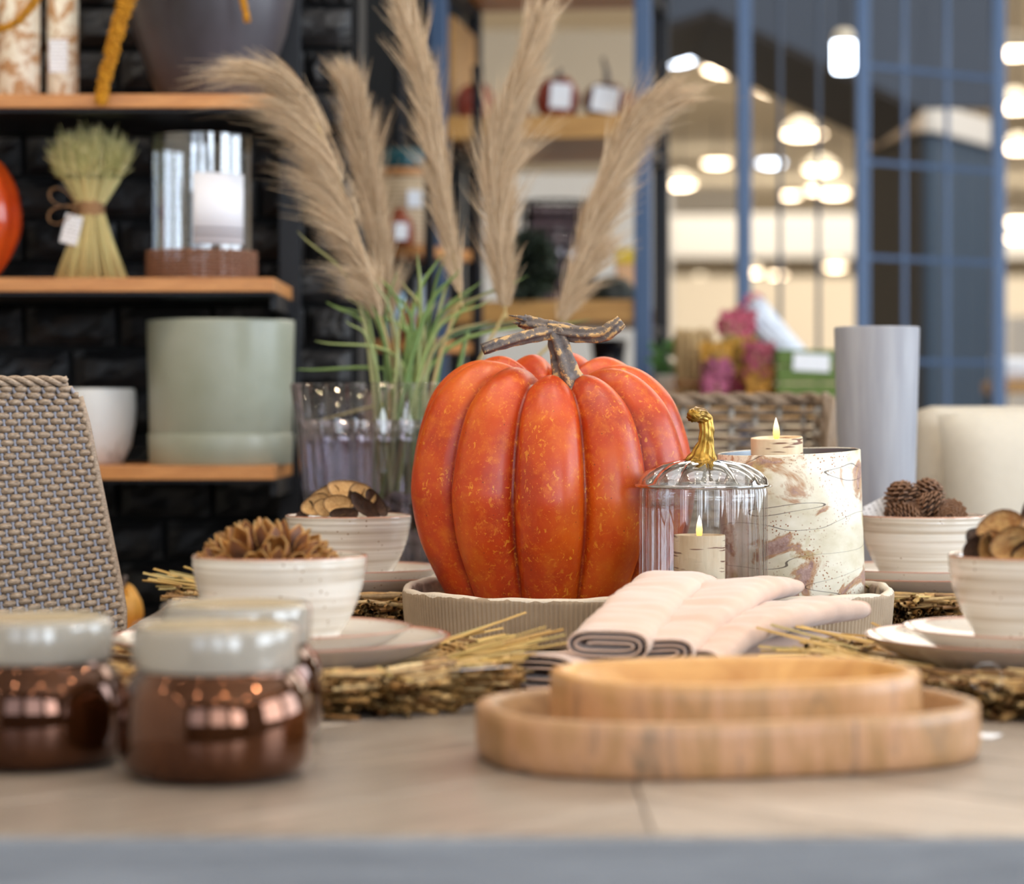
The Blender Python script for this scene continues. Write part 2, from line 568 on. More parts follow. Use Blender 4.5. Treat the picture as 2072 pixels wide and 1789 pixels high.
for px, py, d, c in far:
    p = P(px, py, d)
    rank = sorted(q[1] + q[0] * 1e-5 for q in far if bay(q[0]) == bay(px)).index(py + px * 1e-5)
    lamp(p.x, p.y, p.z, bool(c), '%s far %s lamp %s' % (ORD[rank], 'cool' if c else 'warm', where[bay(px)]), 'far pendant lamps')
# small track spots over the aisle and the table
M['spot_glow'] = emit('spot glow', (255, 222, 180), 270)
def spot_proto():
    e = empty('track_spot')
    h = MB().lathe([(0.0, 0.12), (0.03, 0.12), (0.042, 0.10), (0.05, 0.0), (0.046, 0.0), (0.040, 0.09), (0.0, 0.095)], 16).build('housing', M['metal_black'], e)
    MB().lathe([(0.0, 0.012), (0.044, 0.012), (0.044, 0.02), (0.0, 0.02)], 16).build('bulb', M['spot_glow'], h)
    MB().tube([(0, 0, 0.12), (0, 0, 1.05)], 0.008, 6).build('rod', M['metal_black'], e)
    return e
sp0 = spot_proto()
for i, (x, y) in enumerate([(x + (0.3 if k % 2 else 0.0), y) for k, y in enumerate((-1.6, -0.2, 1.2, 2.6)) for x in (-2.6, -1.2, 0.2, 1.7, 3.4)]):
    o = sp0 if i == 0 else copy_tree(sp0)
    o.location = (x, y, 3.1)
    tag(o, 'warm track spot on the ceiling above the aisle before the table', 'spot lamp', 'track spots above the aisle')

# bright lantern in front of the gable bulkhead
ln = empty('lantern', tuple(P(1707, 145, 7.2)))
MB().lathe([(0.0, 0.0), (0.028, 0.0), (0.031, 0.01), (0.031, 0.085), (0.028, 0.092), (0, 0.092)], 20).build('glass_cylinder', M['lamp_cool'], ln)
MB().lathe([(0.034, 0.085), (0.032, 0.105), (0.022, 0.122), (0.006, 0.126), (0, 0.126)], 20).build('cap', M['cream_shade'], ln)
MB().tube([(0, 0, 0.12), (0, 0, 4.2 - ln.location.z)], 0.003, 6).build('cord', M['metal_black'], ln)
tag(ln, 'bright white cylinder lantern with a cream cap before the gable', 'lantern')

# ---- slate blue steel trellis screen
def trellis():
    d0, d1 = 6.5, 6.78
    e = empty('trellis_screen', (PX(1745, d0), d0, 0))
    ox, oy = e.location.x, e.location.y
    def bar(name, px, d, wd, z0=0.0, z1=2.6, mat='metal_blue'):
        MB().box((PX(px, d) - ox, d - oy, (z0 + z1) / 2), (wd, wd, z1 - z0), None, 0.003).build(name, M[mat], e, smooth=False)
    for px, d in ((1505, 6.3), (1745, 6.5), (2020, 6.78)): bar('post', px, d, 0.036)
    for px, d in ((1578, 6.36), (1656, 6.43)): bar('upright_bar', px, d, 0.011, 0.3, 2.55, 'metal_dark')
    for px, d in ((1830, 6.59), (1916, 6.68)): bar('upright_bar', px, d, 0.012, 0.3, 2.55)
    a = math.atan2(d1 - d0, PX(2020, d1) - PX(1745, d0)); L = math.hypot(d1 - d0, PX(2020, d1) - PX(1745, d0))
    for py in (132, 327, 520, 730, 900):
        z = PZ(py, d0)
        MB().box(((PX(2020, d1) - ox) / 2, (d1 - oy) / 2, z), (L - 0.03, 0.012, 0.012), Matrix.Rotation(a, 3, 'Z')).build('cross_bar', M['metal_blue'], e, smooth=False)
    for z in (0.1, 2.5):
        a2 = math.atan2(0.2, PX(1745, 6.5) - PX(1505, 6.3))
        MB().box(((PX(1505, 6.3) - ox) / 2, -0.1, z), (abs(PX(1505, 6.3) - ox), 0.02, 0.02), Matrix.Rotation(a2, 3, 'Z')).build('cross_bar', M['metal_blue'], e, smooth=False)
    tag(e, 'slate blue steel trellis screen with thin square bars behind the grey vase', 'screen')
trellis()

# ================================================================== dining table
TX0, TX1, TY0, TY1, SEAM = -0.402, 0.615, 1.316, 3.50, 0.075
M['plank'] = wood('washed oak plank', (112, 98, 86), (202, 190, 178), scale=(1.4, 22, 22), rough=0.34, bump=0.12, nscale=5.5, objrand=True)
M['edge_grey'] = wood('cool lit grey table edge', (118, 122, 130), (152, 156, 164), scale=(1.2, 20, 20), rough=0.5, nscale=5)  # cool window light on the edge is put into this bluish grey

def clip(poly, nx, ny, c):
    """keep nx*x+ny*y<=c"""
    out = []
    for i in range(len(poly)):
        a, b = poly[i], poly[(i + 1) % len(poly)]
        da, db = nx * a[0] + ny * a[1] - c, nx * b[0] + ny * b[1] - c
        if da <= 0: out.append(a)
        if (da < 0 < db) or (db < 0 < da):
            t = da / (da - db)
            out.append((a[0] + (b[0] - a[0]) * t, a[1] + (b[1] - a[1]) * t))
    return out

table = empty('dining_table', (SEAM, (TY0 + TY1) / 2, 0))
tag(table, 'washed oak dining table with chevron plank top and grey edge', 'table')
tox, toy = table.location.x, table.location.y
PWD = 0.135
s2 = math.sqrt(0.5)
for sgn, (xa, xb) in ((1, (TX0, SEAM)), (-1, (SEAM, TX1))):
    # plank direction (sgn,1)/sqrt2 ; normal (sgn*-1,1)/sqrt2
    nx, ny = -sgn * s2, s2
    vals = [nx * x + ny * y for x in (xa, xb) for y in (TY0 + 0.001, TY1 - 0.001)]
    k0, k1 = math.floor(min(vals) / PWD), math.ceil(max(vals) / PWD)
    for k in range(k0, k1):
        poly = [(xa + 0.0006, TY0 + 0.0005), (xb - 0.0006, TY0 + 0.0005), (xb - 0.0006, TY1), (xa + 0.0006, TY1)]
        poly = clip(poly, nx, ny, (k + 1) * PWD - 0.0007)
        poly = clip(poly, -nx, -ny, -(k * PWD + 0.0007))
        if len(poly) < 3: continue
        cx = sum(p[0] for p in poly) / len(poly); cy = sum(p[1] for p in poly) / len(poly)
        a = math.atan2(1, sgn)
        ca, sa = math.cos(-a), math.sin(-a)
        loc = [((x - cx) * ca - (y - cy) * sa, (x - cx) * sa + (y - cy) * ca) for x, y in poly]
        n = len(loc)
        vs = [(x, y, -0.012) for x, y in loc] + [(x, y, -0.0008) for x, y in loc] + [(x * (1 - 0.001 / max(0.02, abs(x))), y * (1 - 0.001 / max(0.02, abs(y))), 0) for x, y in loc]
        fs = [tuple(range(n - 1, -1, -1)), tuple(range(2 * n, 3 * n))]
        for q in range(2):
            fs += [(q * n + i, q * n + (i + 1) % n, (q + 1) * n + (i + 1) % n, (q + 1) * n + i) for i in range(n)]
        MB().add(vs, fs).build('plank', M['plank'], table, smooth=False, loc=(cx - tox, cy - toy, TZ), rot=(0, 0, a))
MB().box(((TX0 + TX1) / 2 - tox, 0, TZ - 0.026), (TX1 - TX0 - 0.002, TY1 - TY0 - 0.002, 0.024)).build('top_core', M['edge_grey'], table, smooth=False)
for yy in (TY0 + 0.012, TY1 - 0.012):
    MB().box(((TX0 + TX1) / 2 - tox, yy - toy, TZ - 0.0395), (TX1 - TX0, 0.026, 0.076), None, 0.002).build('edge_band', M['edge_grey'], table, smooth=False, loc=(0, -0.0015 if yy < toy else 0.0015, 0))
for xx in (TX0 + 0.012, TX1 - 0.012):
    MB().box((xx - tox, 0, TZ - 0.052), (0.024, TY1 - TY0 - 0.05, 0.06), None, 0.002).build('edge_band', M['edge_grey'], table, smooth=False)
for xx in (TX0 + 0.07, TX1 - 0.07):
    for yy in (TY0 + 0.09, TY1 - 0.09):
        MB().box((xx - tox, yy - toy, 0.336), (0.075, 0.075, 0.672), None, 0.004).build('leg', M['edge_grey'], table, smooth=False)

# ================================================================== straw placemats
def straw_mat(name='straw'):
    m = N(name, lin((170, 135, 70)), 0.55)
    isl = m.island()
    v = m.coord('Object')
    f = m.noise(v, 220, 3)
    c = m.ramp(isl, [(0.0, lin((104, 72, 42))), (0.25, lin((172, 128, 76))), (0.5, lin((206, 166, 104))), (0.72, lin((160, 130, 82))), (0.88, lin((226, 196, 142))), (1.0, lin((124, 98, 62)))])
    m.color(m.mix(m.ramp(f, [(0.35, (0, 0, 0)), (0.7, (0.5,) * 3)]), c, lin((92, 66, 36))))
    m.bump(f, 0.3, 0.0006)
    return m.m
M['straw'] = straw_mat()
m = N('straw single', lin((190, 152, 84)), 0.5)
orr = m.objrand()
m.color(m.ramp(orr, [(0, lin((164, 126, 64))), (0.5, lin((204, 168, 96))), (1, lin((150, 136, 84)))]))
M['straw_single'] = m.m
straw_me = None
def straw_tube(b, p0, p1, r, sides=5):
    mid = (p0 + p1) / 2 + Vector((R.uniform(-1, 1), R.uniform(-1, 1), R.uniform(-.4, .4))) * 0.002
    rr = [r * R.uniform(.8, 1.1), r, r * R.uniform(.8, 1.2)]
    b.tube([p0, mid, p1], rr, sides, caps=False, rf=lambda i, a: 1.0 if sides > 4 else 1.0)
def flat_straw_mesh():
    b = MB()
    n = 5; vs = []; fs = []
    for i in range(n):
        x = i / (n - 1); w_ = 0.5 * (1 - 0.25 * x)
        z = 0.06 * math.sin(x * 3)
        vs += [(x, -w_, z), (x, 0, z + 0.35), (x, w_, z), (x, 0, z - 0.12)]
    for i in range(n - 1):
        for k in range(4):
            fs.append((i * 4 + k, i * 4 + (k + 1) % 4, (i + 1) * 4 + (k + 1) % 4, (i + 1) * 4 + k))
    fs += [(3, 2, 1, 0), tuple((n - 1) * 4 + k for k in range(4))]
    b.add(vs, fs)
    me = bpy.data.meshes.new('straw'); me.from_pydata(b.v, [], b.f); me.materials.append(M['straw_single']); me.update()
    return me
straw_me = flat_straw_mesh()

def placemat(cx, cy, label, seed, bias=None, rad=0.195):
    global R
    R = random.Random(seed)
    e = empty('straw_placemat', (cx, cy, TZ))
    tag(e, label, 'placemat', 'straw placemats')
    b = MB()
    # woven centre lying flat under the plates
    for i in range(260):
        a = R.uniform(0, 2 * math.pi); r = math.sqrt(R.random()) * 0.115
        c = Vector((r * math.cos(a), r * math.sin(a), R.uniform(0.004, 0.0195)))
        d = Vector((math.cos(a + R.uniform(-.5, .5)), math.sin(a + R.uniform(-.5, .5)), 0))
        straw_tube(b, c - d * 0.03, c + d * 0.03, R.uniform(.0014, .0022))
    stuff(b.build('straw_centre', M['straw'], e))
    b = MB()
    n = 1500
    for i in range(n):
        a = 2 * math.pi * i / n + R.uniform(-.02, .02)
        r1 = rad + R.uniform(-0.022, 0.004) + 0.006 * math.sin(a * 9 + seed)
        r0 = r1 - R.uniform(0.05, 0.10)
        layer = R.random()
        z1 = 0.0025 + layer * 0.026 + (0.004 if R.random() < .1 else 0)
        z0 = min(0.0195 if r0 < 0.118 else 0.03, 0.003 + layer * 0.019)
        da = R.gauss(0, .18)
        p0 = Vector((r0 * math.cos(a), r0 * math.sin(a), z0))
        p1 = Vector((r1 * math.cos(a + da), r1 * math.sin(a + da), z1))
        straw_tube(b, p0, p1, R.uniform(.0014, .0028))
    # short straws bound across the rim
    for i in range(330):
        a = R.uniform(0, 2 * math.pi)
        r = R.uniform(0.145, rad - 0.008)
        z = R.uniform(0.022, 0.034)
        t = Vector((-math.sin(a), math.cos(a), R.uniform(-.08, .08)))
        c = Vector((r * math.cos(a), r * math.sin(a), z))
        L = R.uniform(.012, .028)
        straw_tube(b, c - t * L, c + t * L, R.uniform(.0012, .0024))
    stuff(b.build('straw_rim', M['straw'], e))
    # loose straws standing out of the rim
    for i in range(42):
        if bias and i < 26:
            a = bias[0] + R.gauss(0, bias[1]); L = R.uniform(.045, .085); el = R.uniform(-.02, .30)
        else:
            a = R.uniform(0, 2 * math.pi); L = R.uniform(.03, .052); el = R.uniform(-.05, .18)
        r0 = R.uniform(.135, .16)
        o = link('straw', straw_me, None, e, loc=(r0 * math.cos(a), r0 * math.sin(a), R.uniform(.027, .033)), rot=(R.uniform(-.4, .4), -el, a + R.gauss(0, .3)))
        wq = R.uniform(.004, .0066)
        o.scale = (L, wq, wq * .8)
    return e

# place settings: (centre x, centre y)
NL, NRt = (PX(566, 1.98), 1.98), (PX(2095, 1.98), 1.98)
FL, FR = (PX(705, 2.75), 2.75), (PX(1868, 2.75), 2.75)
placemat(*NL, 'round straw placemat under the plates beside the amber candle jars', 3, (0.05, .35))
placemat(*NRt, 'round straw placemat under the plates at the right edge of the photo', 4, (2.9, .4))
placemat(*FL, 'round straw placemat poking out between the wicker chair and the front left bowl', 5, (math.pi - .1, .22), 0.2)
placemat(*FR, 'round straw placemat behind the big white birch holder, right of the clay tray', 6, (-1.8, .6))
R = random.Random(7)

# ================================================================== stoneware
def stoneware(name, base, band, rim, zscale, spec=True):
    m = N(name, lin(base), 0.16)
    m.b.inputs['Coat Weight'].default_value = 0.5
    m.b.inputs['Coat Roughness'].default_value = 0.08
    v = m.coord('Object')
    nz = m.noise(m.coord('Object', scale=(.45, .45, zscale)), 6, 3, 0.55, 0.0)
    c = m.ramp(nz, [(0.42, lin(base)), (0.64, lin(band))])
    sp = m.voro(v, 160)
    spn = m.noise(v, 40, 2)
    spf = m.math('MULTIPLY', m.math('LESS_THAN', sp, 0.16), m.math('GREATER_THAN', spn, 0.56))
    c = m.mix(spf, c, lin((150, 124, 100)))
    c = m.mix(m.attr('tone'), c, lin(rim))
    m.color(c)
    m.bump(nz, 0.12, 0.001)
    return m.m
M['bowl'] = stoneware('cream glazed stoneware bowl', (222, 217, 208), (190, 178, 162), (168, 112, 84), 26)
M['plate'] = stoneware('cream glazed stoneware plate', (218, 211, 202), (196, 184, 170), (182, 126, 104), 20)

BR, BHt = 0.070, 0.0715
def bowl_proto():
    out = [(0.0, 0.003), (0.036, 0.003), (0.038, 0.0), (0.044, 0.0), (0.0465, 0.003), (0.050, 0.010), (0.0565, 0.021), (0.0625, 0.034), (0.0665, 0.047), (0.069, 0.060), (0.0699, 0.0685),
           (0.0697, 0.0708), (0.0686, 0.0716), (0.0672, 0.0708), (0.0665, 0.066), (0.064, 0.050), (0.059, 0.034), (0.048, 0.018), (0.030, 0.009), (0.0, 0.007)]
    # turn the smooth wall into a throwing-ring profile
    prof = []; tone = []
    for i in range(len(out) - 1):
        (r0, z0), (r1, z1) = out[i], out[i + 1]
        k = 5 if 4 <= i <= 9 else 2
        for q in range(k):
            t = q / k
            r, z = lerp(r0, r1, t), lerp(z0, z1, t)
            if 4 <= i <= 9: r += 0.00035 * math.sin(z * 2 * math.pi / 0.0062)
            prof.append((r, z)); tone.append(1.0 if 11 <= i <= 12 else 0.0)
    prof.append(out[-1]); tone.append(0)
    def rf(a, r, z, i): return r * (1 + 0.004 * math.sin(2 * a + 0.7) + 0.002 * math.sin(3 * a))
    b = MB().lathe(prof, 72, rf, tone=tone)
    return b
def plate_mesh(rr, h, name):
    out = [(0, 0.003), (0.58 * rr, 0.003), (0.60 * rr, 0.0), (0.65 * rr, 0.0), (0.67 * rr, 0.002), (0.80 * rr, h * 0.34), (0.91 * rr, h * 0.62), (0.98 * rr, h * 0.9), (rr, h * 0.975),
           (0.998 * rr, h), (0.985 * rr, h * 0.985), (0.96 * rr, h * 0.86), (0.88 * rr, h * 0.60), (0.78 * rr, h * 0.40), (0.66 * rr, 0.0062), (0.3 * rr, 0.0056), (0, 0.0055)]
    tone = [1.0 if 8 <= i <= 10 else 0.0 for i in range(len(out))]
    return MB().lathe(out, 80, lambda a, r, z, i: r * (1 + 0.003 * math.sin(2 * a + 1)), tone=tone)
bp = bowl_proto().build('bowl', M['bowl'], tones=True)
pl_big = plate_mesh(0.1365, 0.025, 'dinner_plate').build('dinner_plate', M['plate'], tones=True)
pl_sm = plate_mesh(0.106, 0.021, 'side_plate').build('side_plate', M['plate'], tones=True)
ZB = TZ + 0.022              # underside of the big plate
ZS = ZB + 0.0110             # underside of the small plate
ZBW = ZS + 0.0068            # underside of the bowl
setting = [(NL, 'front left setting beside the amber jars'), (NRt, 'setting cut off by the right edge'),
           (FL, 'setting behind, left of the orange pumpkin'), (FR, 'setting behind, right of the birch holder')]
cont = ['filled with spiky brown seed pods', 'filled with tan curled husks at the right edge', 'heaped with tan wood petals left of the pumpkin', 'holding small pine cones and a white tag']
for i, (c, wh) in enumerate(setting):
    a = bp if i == 0 else bp.copy(); b_ = pl_big if i == 0 else pl_big.copy(); s_ = pl_sm if i == 0 else pl_sm.copy()
    for o, z in ((a, ZBW), (b_, ZB), (s_, ZS)):
        if i: col.objects.link(o)
        o.location = (c[0], c[1], z); o.rotation_euler = (0, 0, i * 1.3)
    tag(a, 'cream ribbed stoneware bowl ' + cont[i], 'bowl', 'stoneware bowls')
    tag(b_, 'large cream plate with pink rim, bottom of the ' + wh, 'plate', 'large stoneware plates')
    tag(s_, 'small cream plate under the bowl of the ' + wh, 'plate', 'small stoneware plates')
RIMZ = ZBW + BHt

# ---- seed pods in the front left bowl
m = N('seed pod husk', lin((120, 76, 44)), 0.42)
v = m.coord('Object'); f = m.noise(v, 90, 4)
t = m.attr('tone')
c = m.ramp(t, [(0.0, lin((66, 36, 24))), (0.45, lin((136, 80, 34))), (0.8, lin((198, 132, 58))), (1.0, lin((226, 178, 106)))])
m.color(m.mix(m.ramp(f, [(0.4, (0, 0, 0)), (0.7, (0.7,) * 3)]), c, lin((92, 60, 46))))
m.bump(f, 0.4, 0.001)
M['pod'] = m.m
def pod_mesh(npet, opening, seed):
    rr = random.Random(seed)
    b = MB()
    for k in range(npet):
        a = 2 * math.pi * k / npet + rr.uniform(-.15, .15)
        op = opening * rr.uniform(.7, 1.2)
        nv, nu = 7, 4
        vs = []; tn = []; fs = []
        for side in (0, 1):
            for i in range(nv):
                s = i / (nv - 1)
                wd = max(.012, (math.sin(math.pi * min(1, s * 0.84 + 0.16)) ** .95) * 0.40)
                rad = 0.08 + 0.36 * math.sin(math.pi * min(1, (s * 0.80 + 0.10))) + op * s ** 3 * 0.22
                z = s * 1.0
                for j in range(nu + 1):
                    q = -1 + 2 * j / nu
                    loc_r = rad - 0.14 * abs(q) ** 1.5 * (1 - s) - side * 0.035 + 0.05 * q * q * s
                    ang = a + q * wd / max(rad, .16) * .9
                    x = loc_r * math.cos(ang) - q * wd * .25 * math.sin(a)
                    y = loc_r * math.sin(ang) + q * wd * .25 * math.cos(a)
                    vs.append((x, y, z))
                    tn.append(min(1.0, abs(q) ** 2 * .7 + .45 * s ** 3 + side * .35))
        M_ = nv * (nu + 1)
        for side in (0, 1):
            for i in range(nv - 1):
                for j in range(nu):
                    p = side * M_ + i * (nu + 1) + j
                    q4 = (p, p + 1, p + nu + 2, p + nu + 1)
                    fs.append(q4 if side == 0 else q4[::-1])
        for i in range(nv - 1):
            for j in (0, nu):
                p = i * (nu + 1) + j
                fs.append((p, p + nu + 1, M_ + p + nu + 1, M_ + p))
        b.add(vs, fs, tn)
    o = b.build('dried_seed_pod', M['pod'], tones=True)
    me = o.data
    bpy.data.objects.remove(o)
    return me
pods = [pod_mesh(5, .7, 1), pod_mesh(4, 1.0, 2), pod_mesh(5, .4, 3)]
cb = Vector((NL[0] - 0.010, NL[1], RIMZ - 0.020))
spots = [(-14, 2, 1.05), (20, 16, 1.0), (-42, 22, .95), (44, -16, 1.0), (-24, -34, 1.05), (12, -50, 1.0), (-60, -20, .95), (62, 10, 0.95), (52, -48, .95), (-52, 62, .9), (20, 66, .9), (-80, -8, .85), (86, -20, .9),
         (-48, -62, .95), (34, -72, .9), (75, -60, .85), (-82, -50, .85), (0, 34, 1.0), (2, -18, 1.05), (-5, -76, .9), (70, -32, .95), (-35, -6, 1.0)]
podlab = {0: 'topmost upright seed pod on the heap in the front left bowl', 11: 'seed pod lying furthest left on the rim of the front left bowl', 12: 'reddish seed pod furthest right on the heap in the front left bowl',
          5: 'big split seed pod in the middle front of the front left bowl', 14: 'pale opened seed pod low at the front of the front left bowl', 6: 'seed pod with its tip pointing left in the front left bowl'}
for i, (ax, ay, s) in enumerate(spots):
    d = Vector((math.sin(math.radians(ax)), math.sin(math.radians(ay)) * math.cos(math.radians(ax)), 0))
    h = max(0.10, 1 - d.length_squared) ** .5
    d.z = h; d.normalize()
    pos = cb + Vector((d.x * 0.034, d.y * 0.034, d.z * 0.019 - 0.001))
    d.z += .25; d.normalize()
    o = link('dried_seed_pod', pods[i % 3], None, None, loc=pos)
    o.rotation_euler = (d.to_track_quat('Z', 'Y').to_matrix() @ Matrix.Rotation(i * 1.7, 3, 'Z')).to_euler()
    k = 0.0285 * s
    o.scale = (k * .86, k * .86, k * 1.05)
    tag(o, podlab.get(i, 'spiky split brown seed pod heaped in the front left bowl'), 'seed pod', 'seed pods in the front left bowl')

# ---- wood petals / curled husks
def husk_mat(name, a, b_, dark):
    m = N(name, lin(a), 0.5)
    v = m.coord('Object'); f = m.noise(v, 3.2, 5)
    t = m.attr('tone')
    c = m.ramp(f, [(0.3, lin(b_)), (0.7, lin(a))])
    m.color(m.mix(t, c, lin(dark)))
    m.bump(m.noise(v, 9, 4), 0.4, 0.03)
    return m.m
M['petal'] = husk_mat('tan wood petal', (214, 174, 118), (180, 136, 82), (84, 56, 38))
M['petal_dark'] = husk_mat('dark wood petal', (96, 66, 46), (66, 44, 34), (40, 28, 24))
M['husk'] = husk_mat('amber fruit husk', (198, 156, 96), (150, 96, 46), (86, 50, 28))
def cup_mesh(ratio, depth, thick, wavy, seed, lobes=3):
    rr = random.Random(seed); ph = rr.uniform(0, 6)
    b = MB(); nr, na = 6, 22
    vs = []; tn = []; fs = []
    for side in (0, 1):
        for i in range(nr + 1):
            s = i / nr
            for k in range(na):
                a = 2 * math.pi * k / na
                rad = s * (1 + wavy * math.sin(lobes * a + ph))
                x = rad * math.cos(a); y = rad * math.sin(a) * ratio
                z = depth * s * s * (1 + 0.25 * math.sin(2 * a + ph)) + side * thick * (1 - 0.6 * s)
                vs.append((x, y, z)); tn.append(0.7 * sstep(s, .9, 1.0) if side else 0.35)
    S = (nr + 1) * na
    for side in (0, 1):
        for i in range(nr):
            for k in range(na):
                p = side * S + i * na + k; p2 = side * S + i * na + (k + 1) % na
                q = (p, p2, p2 + na, p + na)
                fs.append(q if side else q[::-1])
    for k in range(na):
        p = nr * na + k; p2 = nr * na + (k + 1) % na
        fs.append((p, p2, p2 + S, p + S))
    o = b.add(vs, fs, tn).build('x', None, tones=True)
    me = o.data; bpy.data.objects.remove(o)
    return me
petal_l = [cup_mesh(.78, .35, .07, .06, s) for s in (1, 2)]
petal_d = [cup_mesh(.55, .5, .06, .08, s, 2) for s in (3, 4)]
for me in petal_l: me.materials.append(M['petal'])
for me in petal_d: me.materials.append(M['petal_dark'])
def put(me, name, pos, rot, s, label, cat, group):
    o = link(name, me, None, None, loc=pos, rot=rot); o.scale = (s, s, s)
    return tag(o, label, cat, group)
rd = math.radians
NTH = ['leftmost', 'second from left', 'third from left', 'fourth from left', 'fifth from left', 'sixth from left', 'seventh from left', 'eighth from left', 'ninth from left']
def ordn(kind, dk, dx, lst):
    r = sorted(q[0] for q in lst if q[-1] == dk).index(dx)
    return NTH[r] + ' %s %s %s'
# positions relative to bowl centre (x, y, z above rim), rotation: tilt so that the cup opens to the viewer
PET = [(-.030, -.012, .006, 62, -20, 0, .017, 0), (-.020, -.022, .005, 70, -8, 10, .014, 0), (-.006, -.026, .007, 66, 10, -6, .016, 0), (-.022, .004, .013, 48, -30, 20, .018, 0),
                                  (.000, .002, .020, 40, 5, 0, .021, 0), (.020, -.004, .017, 58, 30, -20, .017, 0), (.006, -.012, .014, 75, 20, 60, .015, 1), (.016, -.020, .008, 78, 40, 30, .018, 1),
                                  (.034, -.008, .008, 60, 55, -10, .017, 1), (.030, -.022, .001, 80, 60, 0, .014, 1), (-.042, -.006, -.002, 60, -50, 0, .014, 1), (.002, -.034, -.002, 80, 0, 0, .015, 1),
                                  (-.01, .028, .002, 20, 0, 0, .022, 0), (.026, .022, .002, 20, 30, 0, .02, 1)]
for dx, dy, dz, rx, ry, rz, s, dk in PET:
    put(R.choice(petal_d if dk else petal_l), 'wood_petal', (FL[0] - .004 + dx, FL[1] + dy, RIMZ + dz + .003), (rd(rx), rd(ry), rd(rz)), s,
        ordn('wood_petal', dk, dx, [q for q in PET]) % ('dark brown' if dk else 'tan', 'curled wood petal', 'in the bowl left of the pumpkin'), 'wood petal', ('dark' if dk else 'tan') + ' petals in the rear left bowl')
husk_l = [cup_mesh(.82, .55, .10, .05, s) for s in (5, 6)]
for me in husk_l: me.materials.append(M['husk'])
husk_d = [cup_mesh(.8, .8, .08, .05, 9)]
for me in husk_d: me.materials.append(M['petal_dark'])
HUS = [(-.046, -.012, .006, 70, -60, 0, .015, 1), (-.038, -.020, .008, 60, -25, 20, .016, 0), (-.028, -.012, .018, 38, -8, 0, .021, 0), (-.024, -.030, .009, 74, 8, 0, .020, 0),
                                  (-.008, .008, .031, 60, 20, 40, .019, 1), (.000, -.016, .018, 50, 25, 0, .02, 0), (.004, -.036, .006, 80, 0, 0, .018, 0), (.022, -.02, .012, 60, 30, 0, .02, 0),
                                  (-.012, -.024, .002, 80, 30, 0, .016, 1), (.01, .02, .008, 20, 0, 0, .024, 0), (-.03, .014, .006, 20, -20, 0, .02, 1)]
for dx, dy, dz, rx, ry, rz, s, dk in HUS:
    put(R.choice(husk_d if dk else husk_l), 'dried_husk', (NRt[0] + dx, NRt[1] + dy, RIMZ + dz - .004), (rd(rx), rd(ry), rd(rz)), s,
        ordn('husk', dk, dx, [q for q in HUS]) % ('dark brown' if dk else 'amber', 'curled husk', 'in the bowl at the right edge'), 'dried husk', ('dark' if dk else 'amber') + ' husks in the right bowl')

# ---- pine cones in the rear right bowl
m = N('pine cone', lin((110, 76, 52)), 0.6)
t = m.attr('tone')
m.color(m.mix(m.noise(m.coord('Object'), 3, 3), m.ramp(t, [(0, lin((56, 36, 26))), (1, lin((146, 104, 72)))]), lin((100, 70, 50))))
M['cone'] = m.m
def cone_mesh(seed):
    rr = random.Random(seed); b = MB()
    b.lathe([(0, 0), (.3, .08), (.42, .4), (.32, .8), (.05, 1.05), (0, 1.06)], 12, tone=[0] * 6)
    n = 78
    for i in range(n):
        s = i / n; a = i * 2.39996
        z = .06 + s * .96
        rad = .52 * math.sin(math.pi * (0.10 + .84 * s) ** .85) + .04
        up = -.35 + 1.15 * s
        o = Vector((math.cos(a), math.sin(a), 0)); tg = Vector((-math.sin(a), math.cos(a), 0)); d = (o + Vector((0, 0, up))).normalized()
        nrm = tg.cross(d)
        base = o * (rad * .45) + Vector((0, 0, z))
        L = rad * .72 + .07; wd = .17
        tip = base + d * L
        vs = [base - tg * .07, base + tg * .07, base + d * L * .72 + tg * wd, tip, base + d * L * .72 - tg * wd]
        vs2 = [p - nrm * -.05 for p in vs]
        b.add(vs + vs2, [(0, 1, 2, 3, 4), (9, 8, 7, 6, 5), (0, 5, 6, 1), (1, 6, 7, 2), (2, 7, 8, 3), (3, 8, 9, 4), (4, 9, 5, 0)], [0, 0, .7, 1, .7] * 2)
    o = b.build('x', M['cone'], tones=True, smooth=False)
    me = o.data; bpy.data.objects.remove(o)
    return me
cones = [cone_mesh(1), cone_mesh(2)]
CON = [(-.014, -.004, .006, -10, -15, .030), (.008, .006, .008, 10, 12, .030), (-.034, -.012, -.002, 70, -30, .026), (-.010, -.026, -.001, 85, 5, .024), (.020, -.014, -.001, 30, 35, .028), (.034, -.006, -.006, 20, 60, .028), (.03, -.028, -.003, 80, 40, .02), (.0, .026, -.006, -30, 0, .03), (-.026, -.028, -.004, 75, -10, .022)]
for i, (dx, dy, dz, rx, ry, s) in enumerate(CON):
    put(cones[i % 2], 'pine_cone', (FR[0] - .006 + dx, FR[1] + dy, RIMZ + dz), (rd(rx), rd(ry), i), s, NTH[sorted(q[0] for q in CON).index(dx)] + ' small brown pine cone in the bowl behind the birch holder', 'pine cone', 'pine cones in the rear right bowl')

